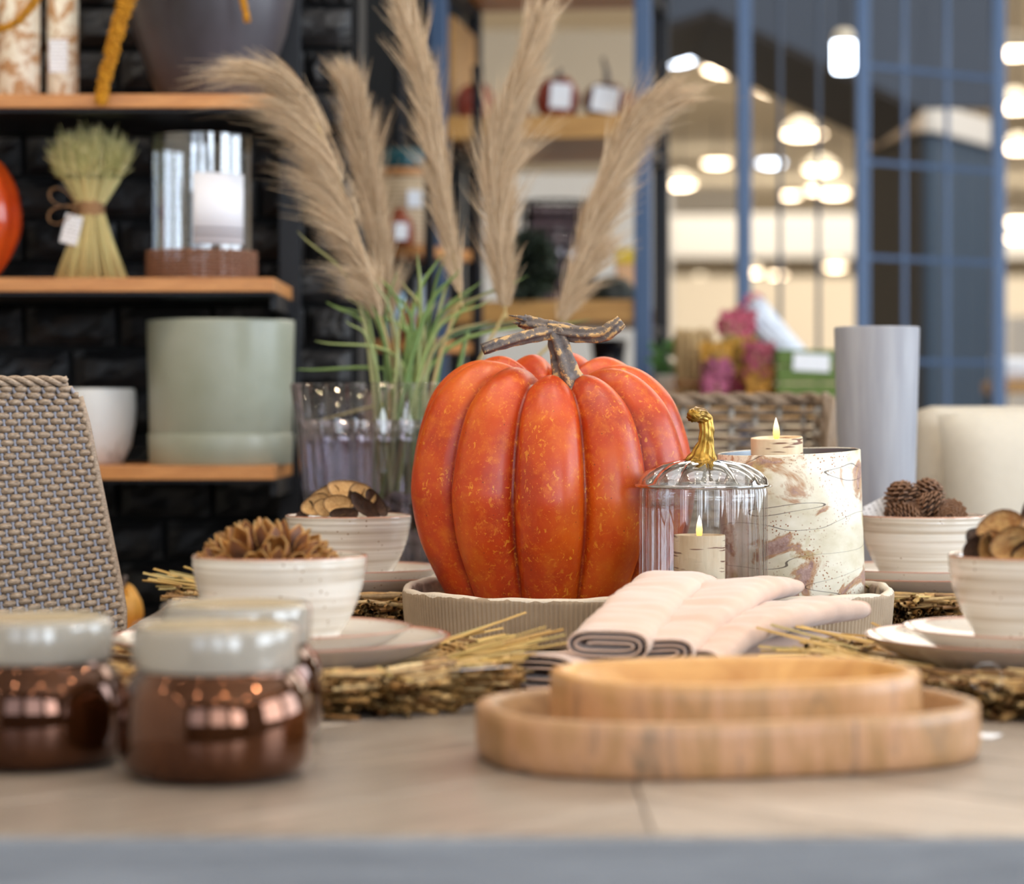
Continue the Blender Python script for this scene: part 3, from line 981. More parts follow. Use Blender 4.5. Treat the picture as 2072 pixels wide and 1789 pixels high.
def print_mat(name, scale=60, ink=(70, 74, 86), amount=.5, vertical=False):
    """white card with rows of small dark print"""
    m = N(name, lin((238, 240, 246)), 0.5)
    v = m.coord('Object')
    rows = m.math('GREATER_THAN', m.wave(v, scale, 0, 0, direction='Z' if not vertical else 'X'), .62)
    n1 = m.math('GREATER_THAN', m.noise(m.coord('Object', scale=(6, 1, 1)), scale * 2.2, 1), .5)
    ins = m.math('MULTIPLY', rows, n1)
    m.color(m.mix(m.math('MULTIPLY', ins, amount), lin((238, 240, 246)), lin(ink)))
    return m.m
M['tag_print'] = print_mat('printed price tag', 55)
def card(name, wd, ht, mat, loc, rot, label=None, cat='tag', parent=None, th=.0006, hole=False):
    b = MB().box((0, 0, 0), (wd, th, ht), None, th * .4)
    o = b.build(name, mat, parent, smooth=False, loc=loc, rot=rot)
    if label: tag(o, label, cat)
    return o
card('price_tag', .034, .046, M['tag_print'], (FR[0] - .040, FR[1] + .012, RIMZ + .002), (rd(-12), rd(62), rd(-14)), 'white printed price tag tucked beside the pine cones')

# ================================================================== oval clay tray
m = N('grey beige clay', lin((176, 158, 136)), 0.7)
v = m.coord('Object'); f = m.noise(v, 14, 5)
z = m.sep(v, 2)
zr = m.math('ADD', z, m.math('MULTIPLY', m.noise(v, 42, 3), 0.012))
c = m.ramp(f, [(0.3, lin((142, 122, 100))), (0.7, lin((174, 154, 130)))])
c = m.mix(m.math('GREATER_THAN', zr, 0.0525), c, lin((206, 194, 178)))
c = m.mix(m.attr('tone'), c, m.ramp(m.noise(v, 26, 4, .6, 1.5), [(0.35, lin((92, 80, 72))), (0.65, lin((190, 172, 150)))]))
m.color(c); m.bump(m.noise(v, 320, 3), .25, .001)
M['clay'] = m.m
TCX, TCY, TA, TB = 0.1365, 2.515, 0.246, 0.188
def superell(a, b, e, n, ph=0):
    out = []
    for k in range(n):
        t = 2 * math.pi * k / n + ph
        c, s = math.cos(t), math.sin(t)
        out.append((a * math.copysign(abs(c) ** (2 / e), c), b * math.copysign(abs(s) ** (2 / e), s)))
    return out
def resample(pts, n):
    p = np.array(pts + [pts[0]]); d = np.r_[0, np.cumsum(np.linalg.norm(np.diff(p, axis=0), axis=1))]
    q = np.linspace(0, d[-1], n, endpoint=False)
    return np.c_[np.interp(q, d, p[:, 0]), np.interp(q, d, p[:, 1])]
def tray(name, a, b, e, prof, n, mat, ridges=0, ramp_=.0, tones=None, rimwave=0.0):
    """prof: (inset, z, ridge_amount, wave_amount)"""
    base = resample(superell(a, b, e, 720), n)
    tang = np.roll(base, -1, 0) - np.roll(base, 1, 0)
    tang /= np.linalg.norm(tang, axis=1, keepdims=True)
    nor = np.c_[tang[:, 1], -tang[:, 0]]
    vs = []; fs = []; tn = []
    for i, pr in enumerate(prof):
        ins, zz, rg, wv = pr
        for k in range(n):
            rad = rg * (math.sin(2 * math.pi * ridges * k / n)) if ridges else 0
            sc_ = 1.0
            if ins > min(a, b) * .8:
                q = base[k] * (1 - ins / min(a, b))
            else: q = base[k] + nor[k] * (rad - ins)
            zz2 = zz + wv * (math.sin(k * 2 * math.pi / n * 7 + 1) + .6 * math.sin(k * 2 * math.pi / n * 17) + .4 * math.sin(k * 2 * math.pi / n * 31))
            vs.append((q[0], q[1], zz2)); tn.append(tones[i] if tones else 0)
    m_ = len(prof)
    for i in range(m_ - 1):
        for k in range(n):
            k2 = (k + 1) % n
            fs.append((i * n + k, i * n + k2, (i + 1) * n + k2, (i + 1) * n + k))
    fs.append(tuple(range(n - 1, -1, -1))); fs.append(tuple((m_ - 1) * n + k for k in range(n)))
    return MB().add(vs, fs, tn).build(name, mat, tones=True)
prof = [(.014, 0, 0, 0), (.006, .0005, 0, 0), (.003, .004, .0006, 0), (.0015, .012, .0009, 0), (.0, .030, .0009, 0), (-.001, .043, .0008, .0002), (-.0012, .0465, 0, .0008), (.0005, .0488, 0, .001), (.004, .0495, 0, .001), (.007, .0485, 0, .001), (.0085, .044, 0, 0), (.011, .020, 0, 0), (.018, .0105, 0, 0), (.05, .0095, 0, 0)]
ct = tray('clay_tray', TA, TB, 2.7, prof, 1240, M['clay'], 300, tones=[0] * 10 + [1] * 4)
ct.location = (TCX, TCY, TZ)
tag(ct, 'oval grey beige clay tray with fine vertical ridges under the pumpkin', 'tray')
TFZ = TZ + .0095

# ================================================================== the big orange pumpkin
m = N('painted pumpkin skin', lin((196, 78, 24)), 0.34)
v = m.coord('Object')
big = m.noise(v, 8, 5, .6)
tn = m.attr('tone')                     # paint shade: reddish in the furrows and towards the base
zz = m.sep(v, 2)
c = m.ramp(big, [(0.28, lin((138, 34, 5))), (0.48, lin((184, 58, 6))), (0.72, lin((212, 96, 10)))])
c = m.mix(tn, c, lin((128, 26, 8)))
mot = m.noise(v, 60, 4, .7)
c = m.mix(m.ramp(mot, [(0.50, (0, 0, 0)), (0.72, (.7,) * 3)]), c, lin((208, 104, 18)))
sp = m.noise(m.coord('Object', scale=(1, 1, .7)), 230, 2, .6, .8)
spn = m.noise(v, 24, 4)
msk = m.math('MULTIPLY', m.ramp(sp, [(.60, (0, 0, 0)), (.66, (1, 1, 1))]), m.ramp(spn, [(.38, (0, 0, 0)), (.62, (1, 1, 1))]))
c = m.mix(m.math('MULTIPLY', msk, .75), c, lin((226, 150, 40)))
sp2 = m.noise(v, 480, 2); msk2 = m.math('GREATER_THAN', sp2, .68)
c = m.mix(m.math('MULTIPLY', msk2, .55), c, lin((220, 132, 44)))
dk = m.voro(m.coord('Object', loc=(.3, .1, .2)), 75); c = m.mix(m.math('MULTIPLY', m.math('LESS_THAN', dk, .055), .7), c, lin((90, 34, 20)))
m.color(c)
m.b.inputs['Specular IOR Level'].default_value = .42
m.b.inputs['Coat Weight'].default_value = .12
m.b.inputs['Coat Roughness'].default_value = .28
m.rough(m.ramp(mot, [(.3, (.34,) * 3), (.7, (.46,) * 3)]))
m.bump(m.noise(v, 45, 5, .6), .12, .002)
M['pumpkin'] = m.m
PCX, PCY, PR = PX(1116, 2.56), 2.564, 0.1475
def pumpkin_mesh(R0, prof, nrib, phase, depth, seed, n=352, zlev=90, tonefun=None):
    pr = spline([(p[0] * R0, 0, p[1]) for p in prof], zlev)
    rr = random.Random(seed)
    amp = [rr.uniform(.965, 1.03) for _ in range(nrib)]
    top = [rr.uniform(-.004, .006) for _ in range(nrib)]
    wid = [rr.uniform(-.10, .10) for _ in range(nrib)]
    vs = []; tn_ = []; fs = []
    zmax = max(p[2] for p in pr); rmx = R0
    for i in range(zlev):
        r, _, z = pr[i]
        t = i / (zlev - 1)
        # furrows are deep on the flanks and shoulder, vanishing at the poles
        for k in range(n):
            a = 2 * math.pi * k / n
            q = (a - phase) / (2 * math.pi) * nrib
            kk = math.floor(q); fr = q - kk
            kr = kk % nrib
            fr2 = fr + wid[kr] * math.sin(math.pi * fr) * .5
            arch = abs(math.sin(math.pi * fr2)) ** 0.62
            dep = depth * (0.55 + .45 * sstep(t, .05, .45)) * (1 - .2 * sstep(t, .9, 1.0))
            bl = sstep(fr, 0, .12) * (1 - sstep(fr, .88, 1.0))
            am = lerp(1.0, amp[kr], bl)
            g = (1 - dep + dep * arch) * am
            rad = r * g
            # shoulders of the ribs roll over the top
            zoff = (arch - .62) * .020 * sstep(t, .55, .85) * (1 - sstep(t, .93, 1)) + top[kr] * bl * sstep(t, .6, .9)
            vs.append((rad * math.cos(a), rad * math.sin(a), z + zoff))
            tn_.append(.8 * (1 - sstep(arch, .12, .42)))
    for i in range(zlev - 1):
        for k in range(n):
            k2 = (k + 1) % n
            fs.append((i * n + k, i * n + k2, (i + 1) * n + k2, (i + 1) * n + k))
    fs.append(tuple(range(n - 1, -1, -1))); fs.append(tuple((zlev - 1) * n + k for k in range(n)))
    return MB().add(vs, fs, tn_)
PROF = [(.05, .012), (.35, .004), (.60, .0), (.73, .020), (.83, .046), (.945, .085), (1.0, .128), (.988, .155), (.935, .192), (.84, .226), (.68, .248), (.50, .256), (.32, .250), (.17, .237), (.06, .232)]
pk = empty('pumpkin', (PCX, PCY, TFZ + .004))
tag(pk, 'large ribbed orange pumpkin with a twisted brown stem in the clay tray', 'pumpkin')
TILT = Matrix.Rotation(rd(9), 4, 'X') @ Matrix.Rotation(rd(-1.5), 4, 'Y')
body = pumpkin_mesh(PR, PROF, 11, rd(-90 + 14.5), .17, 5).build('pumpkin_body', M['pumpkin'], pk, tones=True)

co = np.empty(len(body.data.vertices) * 3); body.data.vertices.foreach_get('co', co); co = co.reshape(-1, 3)
up_ = np.clip(co[:, 2] / .25, 0, 1); up_ = up_ * up_ * (3 - 2 * up_)
co[:, 2] += co[:, 1] * .17 * up_ - co[:, 0] * .03 * up_
co[:, 1] -= co[:, 2] * .05
body.data.vertices.foreach_set('co', co.ravel()); body.data.update()
m = N('twisted stem', lin((90, 82, 78)), 0.5)
v = m.coord('Object')
st = m.attr('tone'); f = m.noise(v, 95, 5, .7); f2 = m.noise(v, 260, 3)
c = m.ramp(m.math('ADD', m.math('MULTIPLY', st, .16), m.math('MULTIPLY', f, 1.08)), [(.34, lin((48, 42, 42))), (.56, lin((96, 86, 84))), (.68, lin((112, 98, 88))), (.73, lin((198, 160, 108)))])
m.color(c); m.bump(f2, .35, .001)
M['stem'] = m.m
def stem_tube(b, pts, rad, ridg=6, n=30, m_=26, amp=.16, tw=1.6, ph=0):
    c = spline(pts, m_); r = np.interp(np.linspace(0, 1, m_), np.linspace(0, 1, len(rad)), rad)
    tones = []
    for i in range(m_):
        for k in range(n):
            a = 2 * math.pi * k / n
            tones.append(.5 + .5 * math.cos(ridg * a + tw * i / m_ * 3 + ph))
    o = len(b.v)
    b.tube(c, r, n, True, rf=lambda i, a: 1 + amp * math.cos(ridg * a + tw * i / m_ * 3 + ph) + .05 * math.sin(i * 1.3 + 3 * a))
    b.t[o:o + m_ * n] = tones
k = 2.50 / FPX     # metres per photo pixel at the stem
def sp_(x, y, dd=0.0):
    q = P(x, y, 2.50 + dd); return q - pk.location
b = MB()
stem_tube(b, [sp_(1158, 800, .005), sp_(1150, 770), sp_(1140, 730), sp_(1131, 690), sp_(1122, 664)], [46 * k, 29 * k, 22 * k, 20 * k, 18 * k], 5, amp=.17)
stem_tube(b, [sp_(1106, 664), sp_(1135, 670), sp_(1175, 677, -.004), sp_(1215, 677, -.008), sp_(1240, 664, -.01), sp_(1258, 650, -.01)], [15 * k, 17 * k, 15.5 * k, 15.5 * k, 14.5 * k, 11.5 * k], 6)
stem_tube(b, [sp_(1122, 672), sp_(1095, 676, -.005), sp_(1055, 684, -.012), sp_(1015, 694, -.018), sp_(977, 707, -.022)], [15 * k, 13.5 * k, 12 * k, 12 * k, 10.5 * k], 5)
stem_tube(b, [sp_(1128, 670), sp_(1100, 662, .004), sp_(1072, 654, .008), sp_(1058, 650, .01)], [15 * k, 15 * k, 15 * k, 13 * k], 5)
for dy_, dx_ in ((-9, -40), (-3, -30), (4, -33), (9, -24)):
    stem_tube(b, [sp_(1070, 654 + dy_ * .4, .008), sp_(1054, 651 + dy_ * .9, .008 + dy_ * .0008), sp_(1070 + dx_, 648 + dy_ * 1.1, .008)], [6 * k, 4.5 * k, .8 * k], 3, 10, 8)
b.build('stem', M['stem'], pk, tones=True)

# ================================================================== glass pumpkin candle jar
JX, JY = PX(1423, 2.409), 2.409
m = N('clear pressed glass', (1, 1, 1), .02)
M['glass_rim'] = thin_glass('rim glass', (.82, .83, .84), 1.5, 8.0, .05)
M['glass_lid'] = thin_glass('lid glass', (.86, .87, .88), 1.5, 4.5, .04)
M['glass_thin'] = thin_glass('thin clear glass', (.965, .975, .985), 1.5, 1.7, .02)
m = N('thick clear glass', (1, 1, 1), 0.02)
m.b.inputs['Transmission Weight'].default_value = 1.0
m.b.inputs['IOR'].default_value = 1.45
M['glass'] = m.m
m = N('gold leaf stem', lin((186, 142, 58)), .32, .85)
f = m.noise(m.coord('Object'), 60, 4)
m.color(m.ramp(f, [(.3, lin((120, 84, 24))), (.7, lin((206, 168, 84)))])); m.bump(f, .3, .001)
M['gold'] = m.m
jar = empty('glass_candle_jar', (JX, JY, TFZ))
tag(jar, 'clear ribbed glass pumpkin jar with lid and gold stem, lit candle inside', 'jar')
kj = JY / FPX
JH = PZ(985, JY) - TFZ
def flute(n, amp): return lambda a, r, z, i: r * (1 + amp * (abs(math.sin(n * a / 2)) ** .8 - .6))
jr = .0612
MB().lathe([(0, .004), (jr * .8, .003), (jr * .95, .006), (jr, .016), (jr, JH * .5), (jr, JH - .006), (jr * .985, JH)], 192, flute(20, .07)).build('glass_body', M['glass_thin'], jar)
MB().lathe([(0, .009), (jr * .86, .009), (jr * .93, .016), (jr * .93, JH - .004), (jr * .96, JH)], 192, flute(20, .02)).build('inner_wall', M['glass_thin'], jar)
MB().lathe([(jr * .90, JH - .020), (jr * .93, JH - .020), (jr * .93, JH + .001), (jr * .90, JH + .001)], 96, closed=True).build('lid_collar', M['glass_thin'], jar)
lr = 134 * kj; LH = PZ(930, JY) - PZ(985, JY)
def lidrf(a, r, z, i): return r * (1 + .13 * (abs(math.sin(12 * a / 2)) ** .7 - .6) * sstep(r / lr, .15, .8) * (1 - sstep(r / lr, .93, 1.0)))
lo = [(lr, 0), (lr * 1.0, .0022), (lr * .965, .004), (lr * .93, .008), (lr * .84, LH * .55), (lr * .66, LH * .82), (lr * .42, LH * .96), (lr * .2, LH), (.0, LH)]
li = [(0, LH - .004), (lr * .2, LH - .004), (lr * .42, LH * .96 - .004), (lr * .64, LH * .82 - .004), (lr * .80, LH * .55 - .003), (lr * .89, .006), (lr * .90, 0)]
MB().lathe(lo + li, 192, lidrf, c=(0, 0, JH), closed=True).build('lid', M['glass_lid'], jar)
MB().tube([((lr + .001) * math.cos(t), (lr + .001) * math.sin(t), JH + .0012) for t in np.linspace(0, 2 * math.pi, 73)], .0017, 8, False).build('lid_rim', M['glass_rim'], [c for c in jar.children if c.name == 'lid'][0])
b = MB()
def js(x, y, dd=0): return P(x, y, JY + dd) - jar.location
stem_tube(b, [js(1421, 936), js(1423, 922), js(1428, 895), js(1430, 868), js(1425, 846), js(1410, 838, -.012), js(1402, 842, -.022)], [38 * kj, 26 * kj, 15 * kj, 14 * kj, 14.5 * kj, 14 * kj, 13 * kj], 11, 66, 34, .07, .8)
b.build('gold_stem', M['gold'], [c for c in jar.children if c.name == 'lid'][0], tones=True)

# ---- birch candles
m = N('birch bark wrap', lin((228, 204, 168)), .55)
v = m.coord('Object')
f = m.noise(m.coord('Object', scale=(1, 1, .35)), 34, 4)
c = m.ramp(f, [(.3, lin((206, 172, 130))), (.65, lin((238, 218, 186)))])
dash = m.noise(m.coord('Object', scale=(26, 26, 330)), 1.0, 2, .5)
c = m.mix(m.ramp(dash, [(.60, (0, 0, 0)), (.64, (1, 1, 1))]), c, lin((120, 74, 46)))
m.color(c); m.bump(f, .3, .001)
M['birch_wrap'] = m.m
m = N('ivory wax', lin((240, 222, 190)), .45)
m.b.inputs['Subsurface Weight'].default_value = .2
m.b.inputs['Subsurface Radius'].default_value = (.01, .006, .003)
M['wax'] = m.m
m = N('flame tip', (0, 0, 0), .5)
g_ = m.sep(m.coord('Generated'), 2)
m.l(m.ramp(g_, [(0, lin((255, 168, 40))), (.45, lin((255, 214, 120))), (1, lin((255, 246, 228)))]), m.b.inputs['Emission Color'])
m.b.inputs['Emission Strength'].default_value = 2.2
M['flame'] = m.m
def candle(loc, rad, h, label, flame_h, tilt=(0, 0)):
    e = empty('birch_candle', loc)
    e.rotation_euler = (tilt[0], tilt[1], 0)
    def rfc(a, r, z, i): return r * (1 + .012 * math.sin(3 * a + 1) + .008 * math.sin(7 * a))
    MB().lathe([(0, 0), (rad * .98, 0), (rad, .002), (rad, h * .5), (rad, h - .001), (rad * .985, h), (rad * .955, h - .0005), (rad * .95, h - .003)], 56, rfc).build('bark_wrap', M['birch_wrap'], e)
    MB().lathe([(rad * .952, h - .004), (rad * .8, h - .0025), (rad * .3, h - .003), (0, h - .003)], 48, rfc).build('wax_top', M['wax'], e)
    b = MB()
    fr = flame_h * .17
    vs = [(0, -.005), (fr * .9, 0), (fr, flame_h * .25), (fr * .8, flame_h * .55), (fr * .38, flame_h * .82), (.0002, flame_h)]
    b.lathe(vs, 16, lambda a, r, z, i: r * (1 if abs(math.cos(a)) > .5 else .6), c=(0, 0, h))
    b.build('flame', M['flame'], [c for c in e.children if c.name.startswith('wax_top')][0])
    return tag(e, label, 'candle', 'birch bark candles')
cj = candle((PX(1415, JY), JY, TFZ + .0095), 52 * kj, PZ(1082, JY) - TFZ - .0095, 'birch bark candle with a lit flame inside the glass pumpkin jar', .019)

# ---- big birch print hurricane
HXc, HYc = PX(1606, 2.565), 2.565
kh = HYc / FPX
m = N('birch bark print', lin((232, 226, 208)), .32)
v = m.coord('Object')
vd = m.coord('Object', scale=(1, 1, 1.5))
base = m.ramp(m.noise(vd, 14, 5, .6), [(.32, lin((204, 194, 166))), (.62, lin((238, 234, 220)))])
pn = m.noise(m.coord('Object', scale=(1, 1, 1.25), rot=(0, .25, .0)), 17, 7, .62, .9)
c = m.mix(m.ramp(pn, [(.535, (0, 0, 0)), (.58, (.85,) * 3)]), base, lin((172, 122, 78)))
c = m.mix(m.ramp(pn, [(.585, (0, 0, 0)), (.62, (1, 1, 1))]), c, m.ramp(m.noise(v, 120, 4, .7), [(.35, lin((140, 106, 98))), (.65, lin((196, 168, 162)))]))
yl = m.noise(m.coord('Object', loc=(3, 2, 1)), 22, 4, .6)
c = m.mix(m.ramp(yl, [(.60, (0, 0, 0)), (.70, (.75,) * 3)]), c, lin((178, 158, 92)))
spk = m.voro(v, 300); spm = m.ramp(m.noise(v, 20, 4), [(.46, (0, 0, 0)), (.62, (1, 1, 1))])
c = m.mix(m.math('MULTIPLY', m.math('LESS_THAN', spk, .24), spm), c, lin((150, 92, 44)))
cr = m.noise(m.coord('Object', scale=(1, 1, 5.5), rot=(0, .35, 0)), 5.5, 1.2, .4)
line = m.math('LESS_THAN', m.math('ABSOLUTE', m.math('SUBTRACT', cr, .5)), .0019)
c = m.mix(m.math('MULTIPLY', line, .85), c, lin((66, 50, 44)))
blk = m.noise(m.coord('Object', loc=(5, 1, 7)), 30, 5, .7, .5)
c = m.mix(m.ramp(blk, [(.695, (0, 0, 0)), (.715, (1, 1, 1))]), c, lin((46, 46, 52)))
m.color(c)
m.bump(m.math('ADD', pn, m.math('MULTIPLY', line, -.4)), .25, .002)
M['birch_print'] = m.m
M['galv'] = simple('galvanised inside', (150, 156, 162), .3, .8)
HH = PZ(911, HYc) - TFZ - .004
hur = empty('birch_candle_holder', (HXc + .001, HYc, TFZ + .0025))
hur.rotation_euler = (rd(1.6), rd(-2.2), 0)
hr = 143.5 * kh
MB().lathe([(0, 0), (hr - .002, 0), (hr, .002), (hr, HH * .33), (hr, HH * .66), (hr, HH), (hr - .0008, HH + .0006), (hr - .0016, HH)], 96).build('bark_shell', M['birch_print'], hur)
MB().lathe([(hr - .0016, HH), (hr - .0018, HH * .5), (hr - .002, .004), (0, .004)], 96).build('metal_lining', M['galv'], hur)
tag(hur, 'tall white candle holder printed with rusty birch bark', 'candle holder')
c2 = candle((PX(1579, HYc), HYc - .012, TFZ + .009), 52 * kh, PZ(884, HYc) - TFZ - .009, 'birch bark candle with a flame rising out of the tall bark print holder', .0205, (rd(3.0), rd(-2.0)))

# ================================================================== folded napkins
m = N('blush linen', lin((222, 190, 172)), .9)
v = m.coord('Object')
f = m.noise(v, 35, 4); wv = m.noise(m.coord('Object', scale=(1, 1, 1)), 700, 2)
m.color(m.mix(m.ramp(m.noise(v, 12, 3), [(.35, (0, 0, 0)), (.65, (.6,) * 3)]), lin((206, 178, 163)), lin((200, 164, 141))))
m.b.inputs['Sheen Weight'].default_value = .35
m.bump(m.math('ADD', m.math('MULTIPLY', wv, .25), f), .35, .002)
M['linen'] = m.m
def napkin(ctrl, wd, th, label, seed, roll=0.0, up=(0, 0, 1), taper=1.0):
    """ctrl: centre line (underside) front -> back; the cross-section is a flat roll of cloth"""
    rr = random.Random(seed)
    turns = 2.6; npt = 74
    sec = []
    for i in range(npt):
        t = i / (npt - 1)
        ph = t * turns * 2 * math.pi - math.pi * 0.5
        a = (wd / 2) * (1 - .16 * t * turns); bb = (th / 2) * (1 - .34 * t * turns)
        bb = max(bb, .0012)
        cx_ = math.cos(ph); sx_ = math.sin(ph)
        x = a * math.copysign(abs(cx_) ** .55, cx_); y = bb * math.copysign(abs(sx_) ** .8, sx_) + th / 2
        sec.append((x, y))
    sec = np.array(sec)
    tg = np.gradient(sec, axis=0); tg /= np.maximum(np.linalg.norm(tg, axis=1, keepdims=True), 1e-9)
    nr = np.c_[-tg[:, 1], tg[:, 0]]
    half = .00085
    loop = np.vstack([sec - nr * half, (sec + nr * half)[::-1]])
    L = 56
    c = spline(ctrl, L)
    t3 = np.gradient(c, axis=0); t3 /= np.linalg.norm(t3, axis=1, keepdims=True)
    vs = []; fs = []; n = len(loop)
    for i in range(L):
        s = i / (L - 1)
        upv = np.array(up, float); upv = upv - upv.dot(t3[i]) * t3[i]; upv /= np.linalg.norm(upv)
        sd = np.cross(t3[i], upv)
        if roll:
            ca, sa = math.cos(roll), math.sin(roll); upv, sd = upv * ca + sd * sa, sd * ca - upv * sa
        endr = 1 - .10 * sstep(s, .9, 1.0); squash = 1 - .25 * sstep(s, .80, 1.0)
        for (x, y) in loop:
            wr = .0034 * noise.noise(Vector((x * 16, y * 30 + seed, s * 15))) + .0019 * noise.noise(Vector((x * 22, seed * 3, s * 40)))
            p = c[i] + sd * (x * endr * lerp(1, taper, s) + .0012 * noise.noise(Vector((seed, y * 30, s * 9)))) + upv * (y * squash + wr * (1 if y > th * .4 else .3))
            vs.append(tuple(p))
    for i in range(L - 1):
        for k in range(n):
            k2 = (k + 1) % n
            fs.append((i * n + k, i * n + k2, (i + 1) * n + k2, (i + 1) * n + k))
    h = n // 2
    for base in (0, (L - 1) * n):
        for k in range(h - 1):
            q = (base + k, base + k + 1, base + n - 2 - k, base + n - 1 - k)
            fs.append(q if base == 0 else q[::-1])
    o = MB().add(vs, fs).build('napkin', M['linen'])
    return tag(o, label, 'napkin', 'blush linen napkins')
def npt(px, py, d): return tuple(P(px, py, d))
# bottom napkin lies flat on the table, the other three fan out over the tray rim
Z0 = TZ + .0025
napkin([(PX(1092, 1.955), 1.955, Z0), (PX(1280, 2.05), 2.05, Z0), (PX(1480, 2.14), 2.14, Z0), (PX(1690, 2.25), 2.25, Z0)], .078, .032, 'folded blush napkin lowest in the fan, lying flat on the table', 1)
napkin([(PX(1375, 1.97), 1.97, TZ + .012), (PX(1460, 2.05), 2.05, TZ + .0275), (PX(1580, 2.15), 2.15, TZ + .036), (PX(1695, 2.245), 2.245, TZ + .036)], .078, .024, 'folded blush napkin on the right of the fan, pointing to the right hand plates', 4, roll=-.10)
napkin([(PX(1318, 1.965), 1.965, TZ + .022), (PX(1395, 2.07), 2.07, TZ + .037), (PX(1480, 2.21), 2.21, TZ + .0505), (PX(1562, 2.34), 2.34, TZ + .0510)], .074, .024, 'folded blush napkin in the middle of the fan before the birch holder', 3, roll=-.08)
napkin([(PX(1226, 1.95), 1.95, TZ + .0285), (PX(1280, 2.06), 2.06, TZ + .041), (PX(1338, 2.20), 2.20, TZ + .0545), (PX(1388, 2.335), 2.335, TZ + .0545)], .069, .026, 'folded blush napkin on top at the left, its rolled end facing front', 2)

# ================================================================== wooden oval trays
def mango(name, dark, light, seed):
    m = N(name, lin(light), .38)
    v = m.coord('Object', scale=(3, 12, 6), loc=(seed, 0, 0))
    f = m.noise(v, 4.2, 6, .6, 1.2)
    bl = m.noise(m.coord('Object', scale=(1, 1, .25), loc=(0, seed, 0)), 34, 3, .5)
    c = m.ramp(f, [(.28, lin(dark)), (.7, lin(light))])
    # end-grain streaks on the wall of the tray
    st = m.noise(m.coord('Object', scale=(34, 22, 7)), 1.0, 5, .7, 1.0)
    c2 = m.ramp(st, [(.32, lin((124, 98, 72))), (.46, lin((170, 128, 84))), (.58, lin((196, 148, 112))), (.70, lin((116, 96, 78)))])
    c = m.mix(m.math('MULTIPLY', m.attr('tone'), .8), c, c2)
    kn = m.voro(m.coord('Object', scale=(1, 1, 1), loc=(.01 * seed, 0, 0)), 18)
    c = m.mix(m.math('MULTIPLY', m.math('LESS_THAN', kn, .07), .6), c, lin((84, 62, 48)))
    m.color(c); m.bump(f, .15, .001)
    return m.m
M['mango_a'] = mango('mango wood tray', (140, 106, 76), (184, 148, 108), 2)
M['mango_b'] = mango('honey mango wood tray', (176, 126, 70), (212, 166, 104), 9)
def wtray(name, a, b_, h, e, mat):
    pr = [(.010, 0, 0, 0), (.004, .0006, 0, 0), (.0012, .004, 0, 0), (0, .012, 0, 0), (0, h * .75, 0, 0), (.0004, h - .002, 0, 0), (.002, h - .0004, 0, 0), (.005, h, 0, 0), (.0095, h - .0006, 0, 0), (.012, h - .004, 0, 0), (.016, h * .62, 0, 0), (.024, h * .36, 0, 0), (.038, .0125, 0, 0), (.055, .0115, 0, 0)]
    return tray(name, a, b_, e, pr, 200, mat, tones=[1, 1, 1, 1, 1, .8, .2, 0, 0, 0, 0, 0, 0, 0])
t1 = wtray('wooden_tray', .165, .113, .036, 2.6, M['mango_a'])
t1.location = (PX(1472, 1.625), 1.625, TZ); t1.rotation_euler = (0, 0, rd(14))
tag(t1, 'large oval wooden tray lying on the bare table in front', 'tray', 'oval wooden trays')
t2 = wtray('wooden_tray', .122, .0895, .043, 2.6, M['mango_b'])
t2.location = (PX(1487, 1.642), 1.642, TZ + .0118); t2.rotation_euler = (0, 0, rd(14))
tag(t2, 'smaller honey coloured oval wooden tray stacked inside the large one', 'tray', 'oval wooden trays')

# ================================================================== amber candle jars
m = N('amber mercury glass', lin((80, 42, 20)), .035, .8)
m.b.inputs['Coat Weight'].default_value = .6
m.b.inputs['Coat Roughness'].default_value = .03
f = m.noise(m.coord('Object', scale=(1, 1, .3)), 24, 4)
m.color(m.ramp(f, [(.3, lin((70, 34, 13))), (.7, lin((104, 60, 30)))]))
M['amber'] = m.m
m = N('milky lid glass', lin((198, 190, 178)), .12)
m.b.inputs['Transmission Weight'].default_value = .4
m.b.inputs['Coat Weight'].default_value = .6
M['milky'] = m.m
M['lid_top'] = simple('brushed champagne lid top', (198, 182, 150), .3, .3)
def amber_jar():
    e = empty('candle_jar')
    pr = [(0, .0015), (.040, .0012), (.046, 0), (.051, .001), (.0565, .005), (.0595, .013), (.0606, .025), (.0604, .038), (.0585, .050), (.0545, .058), (.0505, .0625), (.0485, .066), (.0485, .072), (.0465, .072), (.0465, .060), (.0, .058)]
    MB().lathe(pr, 72).build('glass_body', M['amber'], e)
    MB().lathe([(.0490, .0665), (.0512, .0672), (.0515, .070), (.0515, .089), (.0505, .0925), (.048, .094), (.0470, .0930), (.0470, .068)], 72, closed=True).build('lid', M['milky'], e)
    MB().lathe([(.0468, .0925), (.044, .0935), (.02, .0930), (0, .0932)], 64).build('lid_top', M['lid_top'], [c for c in e.children if c.name.startswith('lid')][0])
    MB().lathe([(0, .055), (.045, .055), (.045, .0585), (0, .0587)], 48).build('wax', M['wax'], e)
    return e
j0 = amber_jar()
jl = [((PX(436, 1.535), 1.535), 'amber glass candle jar with milky lid, nearest of the three'),
      ((PX(66, 1.59), 1.59), 'amber glass candle jar with milky lid cut off by the left edge'),
      ((PX(482, 1.715), 1.705), 'amber glass candle jar with milky lid hidden behind the nearest one')]
for i, ((x, y), lb) in enumerate(jl):
    o = j0 if i == 0 else copy_tree(j0)
    o.location = (x, y, TZ); o.rotation_euler = (0, 0, i * 1.1)
    tag(o, lb, 'candle jar', 'amber candle jars')

